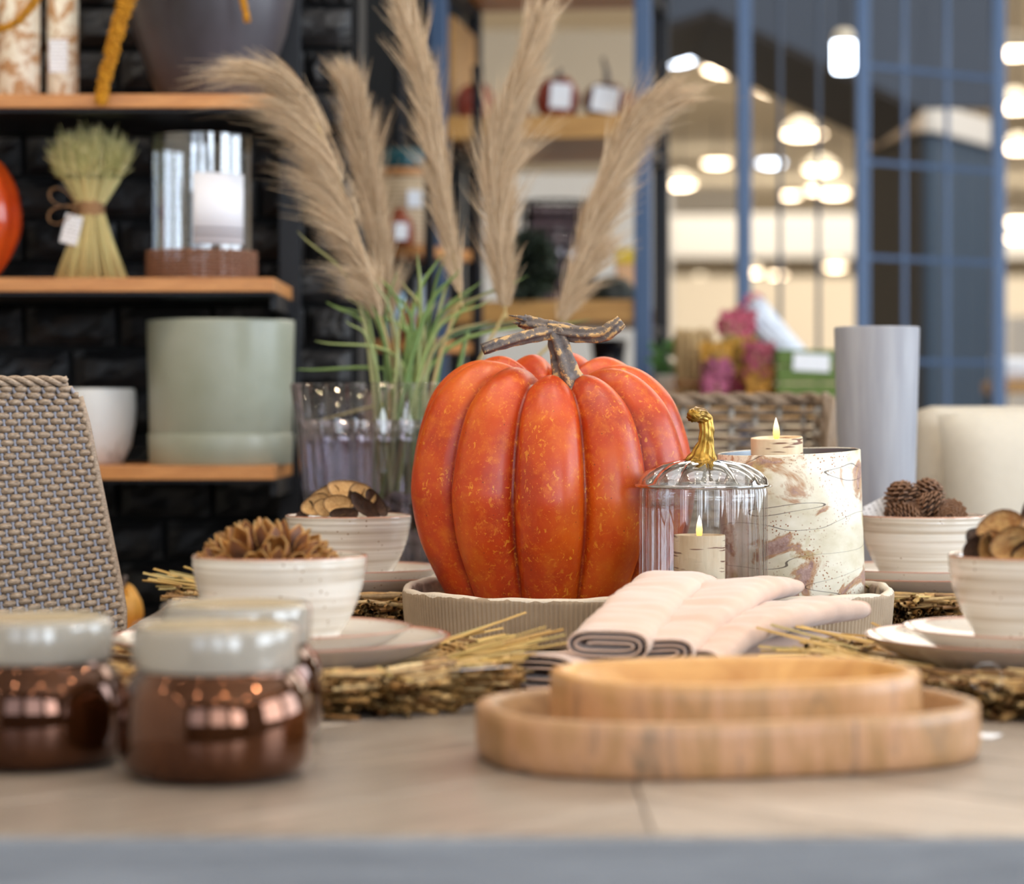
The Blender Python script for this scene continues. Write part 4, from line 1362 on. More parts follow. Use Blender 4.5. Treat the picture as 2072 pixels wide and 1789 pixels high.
# ---- small paper tags and a plastic tag loop on the table
card('price_tag', .040, .058, M['tag_print'], tuple(P(960, 1354, 1.86)), (rd(83), rd(-2), rd(18)), 'white swing tag lying on the straw beside the front left plate')
card('price_tag', .030, .024, M['paper'], (PX(1985, 1.70), 1.72, TZ + .0006), (rd(90), 0, rd(-30)), 'small white paper tag under the straw right of the wooden trays')
lp = [(.012 * math.cos(t) , .004 * math.sin(2 * t), .010 + .010 * math.sin(t)) for t in np.linspace(0, 2 * math.pi, 40)]
o = MB().tube(lp, .0008, 6).build('tag_loop', thin_glass('clear plastic', (.95, .95, .95), 1.5, 1.6, .1), loc=tuple(P(1995, 1398, 1.80)))
tag(o, 'clear plastic tag loop lying on the right hand placemat', 'tag loop')

# ================================================================== woven chairs
def rattan(name, a, b_, c_):
    m = N(name, lin(a), .5)
    v = m.coord('Object')
    st = m.noise(m.coord('Object', scale=(1, 1, 3)), 240, 4, .6)
    orr = m.objrand()
    c = m.ramp(st, [(.3, lin(c_)), (.5, lin(a)), (.72, lin(b_))])
    m.color(m.mix(m.math('MULTIPLY', orr, .3), c, lin(c_)))
    m.bump(st, .4, .0008)
    return m.m
M['rattan'] = rattan('grey brown rattan', (164, 144, 124), (190, 170, 150), (118, 100, 84))
M['stake'] = simple('pale blue grey stake', (150, 152, 166), .4, var=.1, vscale=90)
M['rattan_dk'] = rattan('grey brown wicker', (136, 116, 96), (166, 146, 126), (92, 76, 62))
M['stake_pale'] = simple('pale wicker stake', (182, 176, 168), .5)

def weave(root, surf, nwarp, vrows, wr, amp, sr, wmat, smat, step=3, sides=5, name='weave_strand', samples_v=26):
    """surf(u,v)->(pos,normal) arrays; weft strands bulge over one stake and dive behind the next"""
    nu = (nwarp - 1) * step + 1
    us = np.linspace(0, 1, nu)
    for j, v in enumerate(vrows):
        pos, nor = surf(us, np.full(nu, v))
        idx = np.arange(nu) / step
        q = np.mod(idx + j, 2.0)
        dq = np.minimum(np.abs(q - 1.0), 1.0)
        off = amp * (1 - 2.7 * np.exp(-(dq / .40) ** 2))
        pts = pos + nor * off[:, None]
        b = MB()
        b.tube(pts, wr, sides, True, ref=nor)
        b.build(name, wmat, root)
    for k in range(nwarp):
        vs = np.linspace(vrows[0] - .004, vrows[-1] + .002, samples_v)
        pos, nor = surf(np.full(samples_v, k / (nwarp - 1)), vs)
        MB().tube(pos + nor * amp * .3, sr, 5, True, ref=nor).build('stake', smat, root)

def upath(points, radius, n=160):
    """rounded polyline in plan -> arc-length sampled array"""
    pts = [Vector((p[0], p[1], 0)) for p in points]
    out = [pts[0]]
    for i in range(1, len(pts) - 1):
        a, b, c = pts[i - 1], pts[i], pts[i + 1]
        d0 = (a - b).normalized(); d1 = (c - b).normalized()
        s, e = b + d0 * radius, b + d1 * radius
        for q in range(9):
            t = q / 8
            out.append((1 - t) ** 2 * s + 2 * t * (1 - t) * b + t * t * e)
    out.append(pts[-1])
    p = np.array([(q.x, q.y) for q in out])
    d = np.r_[0, np.cumsum(np.linalg.norm(np.diff(p, axis=0), axis=1))]
    return p, d

def left_chair():
    e = empty('wicker_armchair', (-.409, 2.60, 0), rd(16))
    tag(e, 'grey brown woven wicker armchair at the left side of the table', 'chair')
    zb, zt = 0.46, 1.008
    p, d = upath([(-.30, 2.60), (-.88, 2.60), (-.88, 3.12), (-.30, 3.12)], .15)
    Ltot = d[-1]
    off = np.array((-.418, 2.60, 0))
    def surf(u, v):
        z0 = zb + v * (zt - zb)
        # front edge of the wings slants back towards the top, with a rounded shoulder
        xf = np.minimum(-.418, -.414 - (z0 - .752) / .25 * .050) - .018 * np.clip((v - .955) / .045, 0, 1) ** 2
        trim = (-.30 - xf)
        s = trim + u * (Ltot - 2 * trim)
        x = np.interp(s, d, p[:, 0]); y = np.interp(s, d, p[:, 1])
        ds = 1e-3
        tx = np.interp(s + ds, d, p[:, 0]) - np.interp(s - ds, d, p[:, 0])
        ty = np.interp(s + ds, d, p[:, 1]) - np.interp(s - ds, d, p[:, 1])
        nrm = np.c_[ty, -tx, np.zeros_like(tx)]
        nrm /= np.maximum(np.linalg.norm(nrm, axis=1, keepdims=True), 1e-9)
        nrm = -nrm
        dist = np.minimum(np.minimum(s - trim, Ltot - trim - s), .30)
        z = z0 - .46 * (1 - v) ** 1.15 * dist * np.clip(v / .1, 0, 1)
        return np.c_[x, y, z] - off, nrm
    rows = np.linspace(.004, .985, 82)
    weave(e, surf, 164, rows, .0035, .0031, .0021, M['rattan'], M['stake'], step=3, sides=5)
    # plaited top edge
    us = np.linspace(0, 1, 420)
    pos, nor = surf(us, np.full(420, .992))
    for ph in (0, 2.09, 4.19):
        a = np.arange(420) * .42 + ph
        pts = pos + nor * (np.cos(a) * .0042)[:, None] + np.c_[np.zeros(420), np.zeros(420), np.sin(a) * .0036 + .004]
        MB().tube(pts, .0032, 6, True, ref=nor).build('top_plait', M['rattan'], e)
    # end posts wrapped under the weave, seat and legs
    for u in (0.0, 1.0):
        vs = np.linspace(0.0, .97, 20)
        pos, nor = surf(np.full(20, u), vs)
        MB().tube(pos, .0042, 8, True, ref=nor).build('edge_post', M['rattan'], e)
    MB().box((-.29, .28, .43), (.50, .52, .05), None, .012).build('seat', M['rattan'], e)
    MB().box((-.29, .28, .475), (.44, .46, .04), None, .015).build('seat_cushion', simple('taupe seat cushion', (170, 158, 142), .9, var=.05), e)
    for x in (-.22, .22):
        for y in (-.24, .24):
            MB().box((x - .29, y + .28, .205), (.04, .04, .41), None, .004).build('leg', M['rattan'], e)
left_chair()

def far_chair():
    D = 3.66
    xl, xr = -.205, PX(1668, D)
    e = empty('wicker_armchair', ((xl + xr) / 2, D, 0))
    tag(e, 'coarse brown wicker armchair at the far end of the table behind the pumpkin', 'chair')
    zt = PZ(806, D)
    p, d = upath([(xl, D - .13), (xl, D), (xr, D), (xr, D - .13)], .05)
    off = np.array((e.location.x, e.location.y, 0))
    def surf(u, v):
        s = u * d[-1]
        x = np.interp(s, d, p[:, 0]); y = np.interp(s, d, p[:, 1])
        ds = 1e-3
        tx = np.interp(s + ds, d, p[:, 0]) - np.interp(s - ds, d, p[:, 0]); ty = np.interp(s + ds, d, p[:, 1]) - np.interp(s - ds, d, p[:, 1])
        nrm = np.c_[-ty, tx, np.zeros_like(tx)]; nrm /= np.maximum(np.linalg.norm(nrm, axis=1, keepdims=True), 1e-9)
        side = np.clip((D - .05 - y) / .10, 0, 1)
        z = .47 + v * (zt - .47) * (1 - .45 * side)
        return np.c_[x, y, z] - off, nrm
    weave(e, surf, 26, np.linspace(.01, .985, 40), .0062, .0055, .0048, M['rattan_dk'], M['stake_pale'], step=4, sides=6)
    us = np.linspace(0, 1, 160)
    pos, nor = surf(us, np.full(160, 1.0))
    for ph in (0, math.pi):
        a = np.arange(160) * .5 + ph
        MB().tube(pos + nor * (np.cos(a) * .005)[:, None] + np.c_[np.zeros(160), np.zeros(160), np.sin(a) * .004], .006, 6, True, ref=nor).build('top_plait', M['rattan_dk'], e)
    for x in (xl, xr):
        b = MB()
        for i in range(34):
            z = .48 + (zt - .50) * i / 33
            b.tube([(x - off[0] + .016 * math.cos(t), D - .012 - off[1] + .016 * math.sin(t), z + .003 * math.sin(t)) for t in np.linspace(0, 2 * math.pi, 14)], .0062, 6, False)
        b.build('corner_wrap', M['stake_pale'], e)
    MB().box((0, -.25, .43), (xr - xl - .04, .46, .05), None, .012).build('seat', M['rattan_dk'], e)
    for x in (-.26, .26):
        for y in (-.03, -.44): MB().box((x, y, .205), (.045, .045, .41), None, .004).build('leg', M['rattan_dk'], e)
far_chair()

# ---- cream upholstered chair at the right
M['cream_fabric'] = simple('cream woven fabric', (206, 198, 184), .9, var=.04, vscale=60, bump=.1)
def puff(sx, sy, sz, seam=.0, n=18, e=4.0):
    """soft rectangular cushion"""
    b = MB(); vs = []; fs = []
    for side in (-1, 1):
        for j in range(n + 1):
            for i in range(n + 1):
                u = -1 + 2 * i / n; v_ = -1 + 2 * j / n
                edge = max(0, (1 - abs(u) ** e) * (1 - abs(v_) ** e)) ** .42
                k = 1 - .04 * (abs(u * v_)) ** 2
                vs.append((u * sx / 2 * (1 - .03 * (1 - abs(v_)) * abs(u) ** 3), side * (sy / 2 * edge + .002), v_ * sz / 2 * (1 - .04 * (1 - abs(u)) * abs(v_) ** 3)))
    S = (n + 1) ** 2
    for side in (0, 1):
        for j in range(n):
            for i in range(n):
                a = side * S + j * (n + 1) + i
                q = (a, a + 1, a + n + 2, a + n + 1)
                fs.append(q if side == 0 else q[::-1])
    rim = [i for i in range(n + 1)] + [j * (n + 1) + n for j in range(1, n + 1)] + [n * (n + 1) + i for i in range(n - 1, -1, -1)] + [j * (n + 1) for j in range(n - 1, 0, -1)]
    for a, c in zip(rim, rim[1:] + rim[:1]): fs.append((a, a + S, c + S, c))
    return b.add(vs, fs)
def cream_chair():
    D = 3.68
    xl = PX(1858, D)
    e = empty('cream_armchair', (xl + .36, D, 0))
    tag(e, 'cream upholstered armchair behind the right hand place setting', 'chair')
    zt = PZ(822, D)
    MB().box((0, .06, (.42 + zt) / 2), (.72, .13, zt - .42), None, .035).build('backrest', M['cream_fabric'], e)
    MB().box((0, -.25, .36), (.72, .56, .16), None, .03).build('seat', M['cream_fabric'], e)
    for x in (-.31, .31): MB().box((x, -.25, .52), (.09, .5, .2), None, .03).build('armrest', M['cream_fabric'], e)
    for x in (-.3, .3):
        for y in (-.48, .06): MB().tube([(x, y, 0), (x, y, .29)], [.014, .022], 12).build('leg', simple('dark walnut leg', (70, 50, 38), .5), e)
    c = puff(.56, .15, .44).build('cushion', simple('ivory cushion cover', (210, 204, 192), .9, var=.03, vscale=80), None, loc=(PX(1895, D) + .28, D - .10, PZ(830, D) - .21), rot=(rd(-7), rd(-3), 0))
    tag(c, 'plump ivory cushion leaning on the cream armchair', 'cushion')
cream_chair()

# ================================================================== grey cylinder vase on the table
m = N('brushed grey concrete', lin((150, 152, 160)), .6)
v = m.coord('Object', scale=(1, 1, .08))
m.color(m.ramp(m.noise(v, 50, 4), [(.3, lin((134, 136, 146))), (.7, lin((164, 166, 174)))]))
m.bump(m.noise(v, 120, 3), .15, .001)
M['concrete'] = m.m
D = 3.12
vz = PZ(662, D) - TZ
r_t, r_b = 86 * D / FPX, 72 * D / FPX
o = MB().lathe([(0, 0), (r_b * .97, 0), (r_b, .003), (lerp(r_b, r_t, .5), vz * .5), (r_t, vz - .002), (r_t - .001, vz), (r_t - .004, vz), (r_t - .005, vz - .003), (r_b - .006, .02), (0, .02)], 64).build('cylinder_vase', M['concrete'], loc=(PX(1774, D), D, TZ))
tag(o, 'tall plain grey cylinder vase behind the birch candle holder', 'vase')

# ================================================================== fluted glass vase with pampas grass
VD = 3.28
VX = PX(797, VD)
M['purple_glass'] = thin_glass('smoky plum glass', (.74, .69, .73), 1.5, 1.8, .04)
M['lilac_glass'] = thin_glass('pale lilac glass', (.86, .86, .90), 1.5, 5.5, .10)
va = empty('fluted_vase', (VX, VD, TZ))
tag(va, 'wide fluted plum glass vase holding the pampas grass', 'vase')
VH = PZ(778, VD) - TZ; VR = 203 * VD / FPX
def flt(n, amp): return lambda a, r, z, i: r * (1 + amp * math.cos(n * a))
MB().lathe([(0, .004), (VR * .78, .002), (VR * .82, .008), (VR * .86, VH * .3), (VR * .93, VH * .7), (VR, VH), (VR * .985, VH + .001), (VR * .965, VH)], 240, flt(26, .035)).build('glass_wall', M['purple_glass'], va)
MB().lathe([(0, .012), (VR * .74, .012), (VR * .80, VH * .3), (VR * .86, VH * .70), (VR * .90, VH * .82), (VR * .86, VH * .822), (0, VH * .80)], 240, flt(26, .05)).build('inner_liner', M['lilac_glass'], va)
gravel = []
m = N('pebble', lin((150, 140, 140)), .5); m.color(m.ramp(m.objrand(), [(0, lin((96, 88, 92))), (1, lin((188, 180, 182)))])); M['pebble'] = m.m
b = MB()
for i in range(240):
    a = R.uniform(0, 6.28); rr = math.sqrt(R.random()) * VR * .66; z = R.uniform(.03, VH * .45)
    s = R.uniform(.009, .016)
    b.lathe([(0, -s * .7), (s * .8, -s * .4), (s, 0), (s * .75, s * .45), (0, s * .7)], 7, c=(rr * math.cos(a), rr * math.sin(a), z))
stuff(b.build('filler_pebbles', M['pebble'], va))

m = N('pampas hair', lin((196, 168, 134)), .8)
isl = m.island()
m.color(m.ramp(isl, [(0, lin((158, 130, 98))), (.4, lin((204, 178, 146))), (.8, lin((228, 206, 176))), (1, lin((180, 150, 118)))]))
M['pampas'] = m.m
m = N('pampas stem', lin((178, 156, 104)), .6)
M['pampas_stem'] = m.m
m = N('grass blade', lin((110, 150, 80)), .45)
isl = m.objrand()
tz = m.attr('tone')
c = m.ramp(isl, [(0, lin((92, 120, 66))), (.4, lin((136, 164, 92))), (.7, lin((160, 170, 110))), (.9, lin((172, 160, 112))), (1, lin((92, 128, 92)))])
m.color(c)
M['blade'] = m.m

def ribbon_np(base, dirs, lens, droop, width, side):
    """many tapering 3-segment ribbons at once"""
    n = len(base); seg = 4
    V = []
    for s in range(seg + 1):
        t = s / seg
        c = base + dirs * (lens * t)[:, None] + droop * ((lens * t * t))[:, None]
        wv = width * (1 - .85 * t)
        V.append(c - side * wv[:, None]); V.append(c + side * wv[:, None])
    V = np.stack(V, 1).reshape(-1, 3)
    F = []
    k = 2 * (seg + 1)
    for i in range(n):
        o = i * k
        for s in range(seg):
            F.append((o + 2 * s, o + 2 * s + 1, o + 2 * s + 3, o + 2 * s + 2))
    return V, F
def pampas(stem_pts, plume_pts, width, droopv, label, seed, count=4200, Ls=(.05, .12)):
    rng = np.random.default_rng(seed)
    root = Vector(stem_pts[0])
    e = empty('pampas_stalk', tuple(root))
    tag(e, label, 'pampas grass', 'pampas stalks in the fluted vase')
    off = np.array(tuple(root))
    sp = spline([*stem_pts, plume_pts[0], plume_pts[len(plume_pts) // 2], plume_pts[-1]], 40) - off
    MB().tube(sp, np.linspace(.0030, .0010, 40), 7).build('stem', M['pampas_stem'], e)
    sp = spline(plume_pts, 80) - off
    tg = np.gradient(sp, axis=0); tg /= np.linalg.norm(tg, axis=1, keepdims=True)
    # side branches carry clumps of hair
    ncl = 150; per = count // ncl
    tc = np.linspace(0, .97, ncl) + rng.uniform(-.02, .02, ncl)
    tc = np.clip(tc, 0, .985)
    cd = rng.normal(size=(ncl, 3)) * np.array((1.0, .7, .5))
    dv = np.array(droopv); dn = np.linalg.norm(dv)
    cd += dv / max(dn, 1e-6) * min(1.2, dn * 2.4)
    clen = rng.uniform(*Ls, ncl); cspr = rng.uniform(.10, .34, ncl); cdroop = rng.uniform(.15, 1.2, ncl)
    wild = rng.random(ncl) < .16
    cspr[wild] *= 1.9; clen[wild] *= 1.15; cdroop[wild] *= 1.4
    ci = np.repeat(np.arange(ncl), per); count = len(ci)
    t = np.clip(tc[ci] + rng.normal(size=count) * .012, 0, .99)
    idx = np.clip((t * 79).astype(int), 0, 78); fr = (t * 79 - idx)[:, None]
    pos = sp[idx] * (1 - fr) + sp[idx + 1] * fr
    tan = tg[idx]
    rnd = cd[ci] + rng.normal(size=(count, 3)) * .35
    rnd -= (rnd * tan).sum(1, keepdims=True) * tan
    rnd /= np.linalg.norm(rnd, axis=1, keepdims=True)
    env = np.sin(np.pi * np.clip(t * .80 + .14, 0, 1)) ** .8
    base = pos + rnd * (rng.random(count) * width * .17 * env)[:, None]
    dirs = tan + rnd * (cspr[ci] * rng.uniform(.7, 1.3, count))[:, None]
    dirs /= np.linalg.norm(dirs, axis=1, keepdims=True)
    lens = clen[ci] * rng.uniform(.45, 1.0, count) * (.5 + .5 * env)
    dr = dv[None, :] * (cdroop[ci] * rng.uniform(.6, 1.3, count))[:, None] + rng.normal(size=(count, 3)) * .05
    side = np.cross(dirs, np.array((0, 1.0, 0))[None, :] + rng.normal(size=(count, 3)) * .4); side /= np.maximum(np.linalg.norm(side, axis=1, keepdims=True), 1e-9)
    V, F = ribbon_np(base, dirs, lens, dr, rng.uniform(.0003, .0007, count), side)
    o = MB(); o.v = V.tolist(); o.f = F; o.t = [0] * len(V)
    stuff(o.build('plume', M['pampas'], e))
    return e
def Q(px, py, d=VD): return tuple(P(px, py, d))
bz = TZ + .05
def sb(dx, dy=0): return (VX + dx, VD + dy, bz)
pampas([sb(-.02), Q(790, 760), Q(768, 640)], [Q(766, 640), Q(742, 520), Q(700, 400), Q(660, 290), Q(610, 190), Q(545, 135)], .085, (-.42, 0, -.26), 'pampas plume arching furthest to the left', 1, 5600, (.05, .125))
pampas([sb(-.01, .03), Q(800, 760, 3.33), Q(790, 640, 3.35)], [Q(788, 640, 3.35), Q(770, 500, 3.36), Q(745, 360, 3.37), Q(728, 250, 3.37), Q(712, 160, 3.37)], .075, (-.05, 0, .0), 'upright pampas plume behind the leftmost arching one', 2, 3600, (.05, .10))
pampas([sb(.01), Q(880, 760), Q(925, 620)], [Q(930, 590), Q(905, 440), Q(885, 320), Q(862, 190), Q(838, 80), Q(806, -40)], .055, (-.10, 0, .0), 'tall slim pampas plume running out of the top of the photo', 3, 3600, (.05, .10))
pampas([sb(.04), Q(950, 780), Q(1018, 640)], [Q(1022, 620), Q(1012, 500), Q(1005, 380), Q(1020, 270), Q(1056, 150), Q(1092, 40)], .088, (.10, 0, -.02), 'full pampas plume rising straight above the pumpkin', 4, 5200, (.05, .11))
pampas([sb(.05, -.02), Q(1000, 820), Q(1120, 690)], [Q(1136, 650), Q(1172, 540), Q(1208, 430), Q(1246, 320), Q(1290, 245), Q(1340, 200)], .085, (.22, 0, -.12), 'pampas plume leaning furthest to the right over the shelf post', 5, 4800, (.05, .12))

# green blades of the bunch
gr = empty('grass_bunch', (VX, VD, TZ + .05))
tag(gr, 'bunch of long green grass blades standing in the fluted vase', 'grass')
rg = random.Random(3)
def blade(x0, x1, y1, bend, wd, yd=0.0):
    a = Vector((VX + x0, VD + yd * .5, TZ + .06)); p2 = P(x1, y1, VD + yd)
    mid = P(lerp(VX / VD * FPX + HX + x0 * FPX / VD, x1, .45), lerp(810, y1, .55), VD + yd * .7); mid.x += bend
    c = spline([a, mid, p2], 14) - np.array(tuple(gr.location))
    n = len(c); vs = []; fs = []; tn_ = []
    fw = Vector((rg.uniform(-.5, .5), 1, 0)).normalized()
    for i in range(n):
        t = i / (n - 1); w_ = wd * (1 - t) ** .5 * (.6 + .4 * min(1, t * 4)) + .0002
        tgv = Vector(c[min(i + 1, n - 1)] - c[max(i - 1, 0)]).normalized(); sd = tgv.cross(fw).normalized()
        q = Vector(c[i])
        vs += [tuple(q - sd * w_), tuple(q + fw * w_ * .35), tuple(q + sd * w_), tuple(q - fw * w_ * .15)]; tn_ += [t] * 4
    for i in range(n - 1):
        for k_ in range(4): fs.append((i * 4 + k_, i * 4 + (k_ + 1) % 4, i * 4 + 4 + (k_ + 1) % 4, i * 4 + 4 + k_))
    MB().add(vs, fs, tn_).build('grass_blade', M['blade'], gr, tones=True)
for x1, y1, bend in [(600, 470, .02), (655, 615, .03), (660, 610, .05), (690, 590, .01), (715, 560, .0), (730, 600, -.01), (745, 540, .01), (640, 690, .05), (620, 850, .06), (600, 740, .07), (760, 560, .0), (780, 590, .01), (800, 540, -.01), (815, 560, .02),
                     (830, 600, .0), (850, 520, .01), (865, 560, -.02), (880, 600, .0), (900, 500, .0), (910, 560, .02), (925, 470, .0), (940, 540, .01), (960, 590, -.01), (980, 560, .0), (1000, 600, -.01), (1030, 580, -.03), (1075, 560, -.03), (1100, 640, -.03), (1200, 640, -.05), (1000, 640, .0), (700, 640, -.0), (770, 640, .02), (840, 660, -.01), (890, 650, .02), (950, 650, .02)]:
    blade(rg.uniform(-.03, .05), x1 + rg.uniform(-8, 8), y1 + rg.uniform(-10, 10), bend, rg.uniform(.0024, .0046), rg.uniform(-.05, .05))

# ================================================================== left wall shelves
M['shelf_wood'] = wood('warm oiled shelf wood', (170, 108, 58), (224, 160, 98), scale=(1.5, 14, 14), rough=.4, nscale=5)
SD = 3.60
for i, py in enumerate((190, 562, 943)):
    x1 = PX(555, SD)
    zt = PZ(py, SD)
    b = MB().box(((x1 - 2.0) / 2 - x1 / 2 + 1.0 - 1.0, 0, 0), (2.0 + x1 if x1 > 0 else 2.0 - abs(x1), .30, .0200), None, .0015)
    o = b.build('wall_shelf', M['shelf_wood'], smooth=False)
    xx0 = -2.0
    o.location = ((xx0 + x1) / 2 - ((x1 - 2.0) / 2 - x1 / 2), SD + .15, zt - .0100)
    MB().box((o.location.x * 0 + ((x1 - 2.0) / 2 - x1 / 2), 0.004, -.0125), (2.0 - abs(x1) - .004, .288, .005)).build('dark_underside', M['metal_black'], o, smooth=False)  # dark sheet added so the shelf underside comes out black
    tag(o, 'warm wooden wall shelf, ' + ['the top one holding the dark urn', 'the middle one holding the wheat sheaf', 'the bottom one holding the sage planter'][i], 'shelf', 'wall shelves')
ps = empty('shelf_upright', (PX(590, 3.93), 3.905, 0))
MB().box((0, 0, 1.25), (.034, .030, 2.5), None, .002).build('post', M['metal_black'], ps, smooth=False)
for py in (190, 562, 943):
    MB().box((0.0, -.14, PZ(py, SD) - .034), (.012, .26, .024), None, .002).build('bracket', M['metal_black'], ps, smooth=False)
tag(ps, 'black steel upright with brackets at the right end of the wall shelves', 'upright')

# ---- top shelf: dark urn, bark candle holder, amaranth
ZA, ZBs, ZC = PZ(190, SD), PZ(562, SD), PZ(943, SD)
UD = 3.74
ku = UD / FPX
m = N('dark bronze glaze', lin((58, 52, 56)), .38)
m.color(m.ramp(m.noise(m.coord('Object', scale=(1, 1, .6)), 7, 4), [(.3, lin((46, 40, 42))), (.7, lin((78, 74, 82)))]))
M['bronze'] = m.m
ur = 172 * ku
o = MB().lathe([(0, 0), (ur * .55, 0), (ur * .60, .004), (ur * .74, .05), (ur * .90, .11), (ur * .985, .165), (ur, .20), (ur * .97, .25), (ur * .8, .30), (ur * .5, .34), (ur * .42, .36), (ur * .46, .38), (ur * .42, .38), (ur * .38, .355), (0, .34)], 64).build('urn', M['bronze'], loc=(PX(425, UD), UD, ZA))
tag(o, 'big dark bronze urn on the top wall shelf', 'urn')
m = N('pale bark candle holder', lin((220, 204, 176)), .4)
v = m.coord('Object')
m.color(m.mix(m.ramp(m.noise(v, 34, 6, .65, .6), [(.48, (0, 0, 0)), (.56, (1, 1, 1))]), lin((232, 224, 206)), lin((184, 140, 96))))
M['bark2'] = m.m
hg = empty('hurricane_holder', (PX(38, UD), UD, ZA))
MB().lathe([(0, 0), (.030, 0), (.032, .003), (.032, .30), (.030, .30), (.030, .004), (0, .004)], 40).build('bark_sleeve', M['bark2'], hg)
tag(hg, 'pale bark covered candle holder at the left end of the top shelf', 'candle holder')
hg = empty('hurricane_holder', (PX(122, UD), UD + .02, ZA))
MB().lathe([(0, 0), (.022, 0), (.024, .003), (.024, .26), (.0225, .26), (.0225, .004), (0, .004)], 40).build('bark_sleeve', M['bark2'], hg)
card('price_sticker', .028, .050, M['tag_print'], (-.002, -.0246, .075), (0, 0, 0), parent=hg)
tag(hg, 'slim pale bark candle holder with a price sticker beside the dark urn', 'candle holder')
m = N('amaranth gold', lin((206, 142, 20)), .8)
m.color(m.ramp(m.noise(m.coord('Object'), 160, 3), [(.3, lin((166, 104, 8))), (.7, lin((228, 168, 40)))]))
M['amar'] = m.m
def amaranth(ctrl, rad, label, seed):
    rng = np.random.default_rng(seed)
    root = Vector(ctrl[0]); e = empty('amaranth_strand', tuple(root)); off = np.array(tuple(root))
    c = spline(ctrl, 60) - off
    MB().tube(c, rad * .35, 8).build('stem', M['amar'], e)
    b = MB(); tg = np.gradient(c, axis=0); tg /= np.linalg.norm(tg, axis=1, keepdims=True)
    for i in range(1500):
        k = rng.integers(0, 60); t = k / 59
        d = rng.normal(size=3); d -= d.dot(tg[k]) * tg[k]; d /= np.linalg.norm(d)
        w_ = rad * (1 - .45 * t) * rng.uniform(.55, 1.0)
        q = c[k] + tg[k] * rng.uniform(-.002, .002) + d * w_; s = rad * .17
        b.add([q + np.array(x) * s for x in ((1, 0, 0), (-1, 0, 0), (0, 1, 0), (0, -1, 0), (0, 0, 1), (0, 0, -1))], [(0, 2, 4), (2, 1, 4), (1, 3, 4), (3, 0, 4), (2, 0, 5), (1, 2, 5), (3, 1, 5), (0, 3, 5)])
    stuff(b.build('blossom', M['amar'], e, smooth=False))
    tag(e, label, 'amaranth', 'golden amaranth strands')
AD = 3.585
amaranth([P(400, -70, AD + .02), P(330, -60, AD), P(275, -30, AD), P(246, 30, AD), P(228, 100, AD), P(212, 160, AD), P(203, 208, AD)], .0150, 'long golden amaranth strand drooping past the edge of the top shelf', 1)
amaranth([P(420, -120, AD + .02), P(460, -80, AD), P(484, -30, AD), P(500, 42, AD)], .0080, 'short golden amaranth strand hanging before the dark urn', 2)
amaranth([P(160, -110, AD), P(110, -70, AD - .01), P(78, -10, AD - .01), P(40, 40, AD - .01), P(-10, 62, AD - .01), P(-50, 60, AD - .01)], .0085, 'golden amaranth strand curling across the bark holder in the top left corner', 3)
# ---- middle shelf: orange gourd, wheat sheaf, hurricane glass
m = N('glossy orange gourd', lin((196, 68, 22)), .22); m.b.inputs['Coat Weight'].default_value = .5
m.color(m.ramp(m.noise(m.coord('Object'), 14, 4), [(.3, lin((178, 52, 16))), (.7, lin((212, 84, 28)))]))
M['gourd'] = m.m
GD = 3.70; kg = GD / FPX
g_ = empty('gourd', (PX(-62, GD), GD, ZBs))
pumpkin_mesh(110 * kg, [(.1, .004), (.35, 0), (.62, .016), (.9, .055), (1.0, .09), (.92, .135), (.7, .166), (.45, .176), (.2, .170), (.05, .166)], 9, .3, .10, 3, 120, 40).build('gourd_body', M['gourd'], g_, tones=True)
b = MB(); stem_tube(b, [Vector((0, 0, .16)), Vector((.002, 0, .18)), Vector((.012, 0, .205))], [.010, .006, .005], 5, 15, 12); b.build('stem', M['stem'], g_, tones=True)
tag(g_, 'glossy orange gourd at the left end of the middle shelf', 'gourd')

m = N('wheat straw', lin((206, 190, 130)), .6)
m.color(m.ramp(m.island(), [(0, lin((190, 168, 108))), (.5, lin((226, 208, 148))), (1, lin((206, 200, 136)))]))
M['wheat'] = m.m
m = N('wheat beard', lin((196, 192, 128)), .7)
m.color(m.ramp(m.island(), [(0, lin((176, 176, 108))), (.5, lin((216, 206, 142))), (1, lin((232, 218, 164)))]))
M['beard'] = m.m
WD = 3.69; kw = WD / FPX
wh = empty('wheat_sheaf', (PX(184, WD), WD, ZBs))
tag(wh, 'bound sheaf of pale wheat standing on the middle shelf', 'wheat sheaf')
rng = np.random.default_rng(5)
zw, ztop = 148 * kw, 310 * kw
b = MB(); b2 = MB()
for i in range(330):
    a = rng.uniform(0, 6.283); q = math.sqrt(rng.random())
    rb, rw, rt = 76 * kw * q, 24 * kw * q, 84 * kw * q
    pts = [(rb * math.cos(a), rb * math.sin(a) * .8, .002), (lerp(rb, rw, .6) * math.cos(a), lerp(rb, rw, .6) * math.sin(a) * .8, zw * .55), (rw * math.cos(a), rw * math.sin(a), zw), (lerp(rw, rt, .62) * math.cos(a), lerp(rw, rt, .62) * math.sin(a) * .8, lerp(zw, ztop, .35))]
    b.tube(pts, .0011, 5, True)
    e0 = np.array(pts[-1]); ztip = lerp(zw, ztop, .93 - .25 * q ** 2.5) + rng.uniform(-.012, .010)
    e1 = np.array((rt * .98 * math.cos(a), rt * .98 * math.sin(a) * .8, ztip))
    for k in range(7):
        d = e1 - e0; s = rng.uniform(0, .55)
        p0 = e0 + d * s; p1 = p0 + d * rng.uniform(.4, .65) + rng.normal(size=3) * .007
        b2.tube([p0, (p0 + p1) / 2 + rng.normal(size=3) * .001, p1], [.0012, .0009, .0003], 4, False)
stuff(b.build('stalks', M['wheat'], wh)); stuff(b2.build('ears', M['beard'], wh))
M['twine'] = simple('brown twine', (150, 112, 76), .8, var=.2, vscale=150)
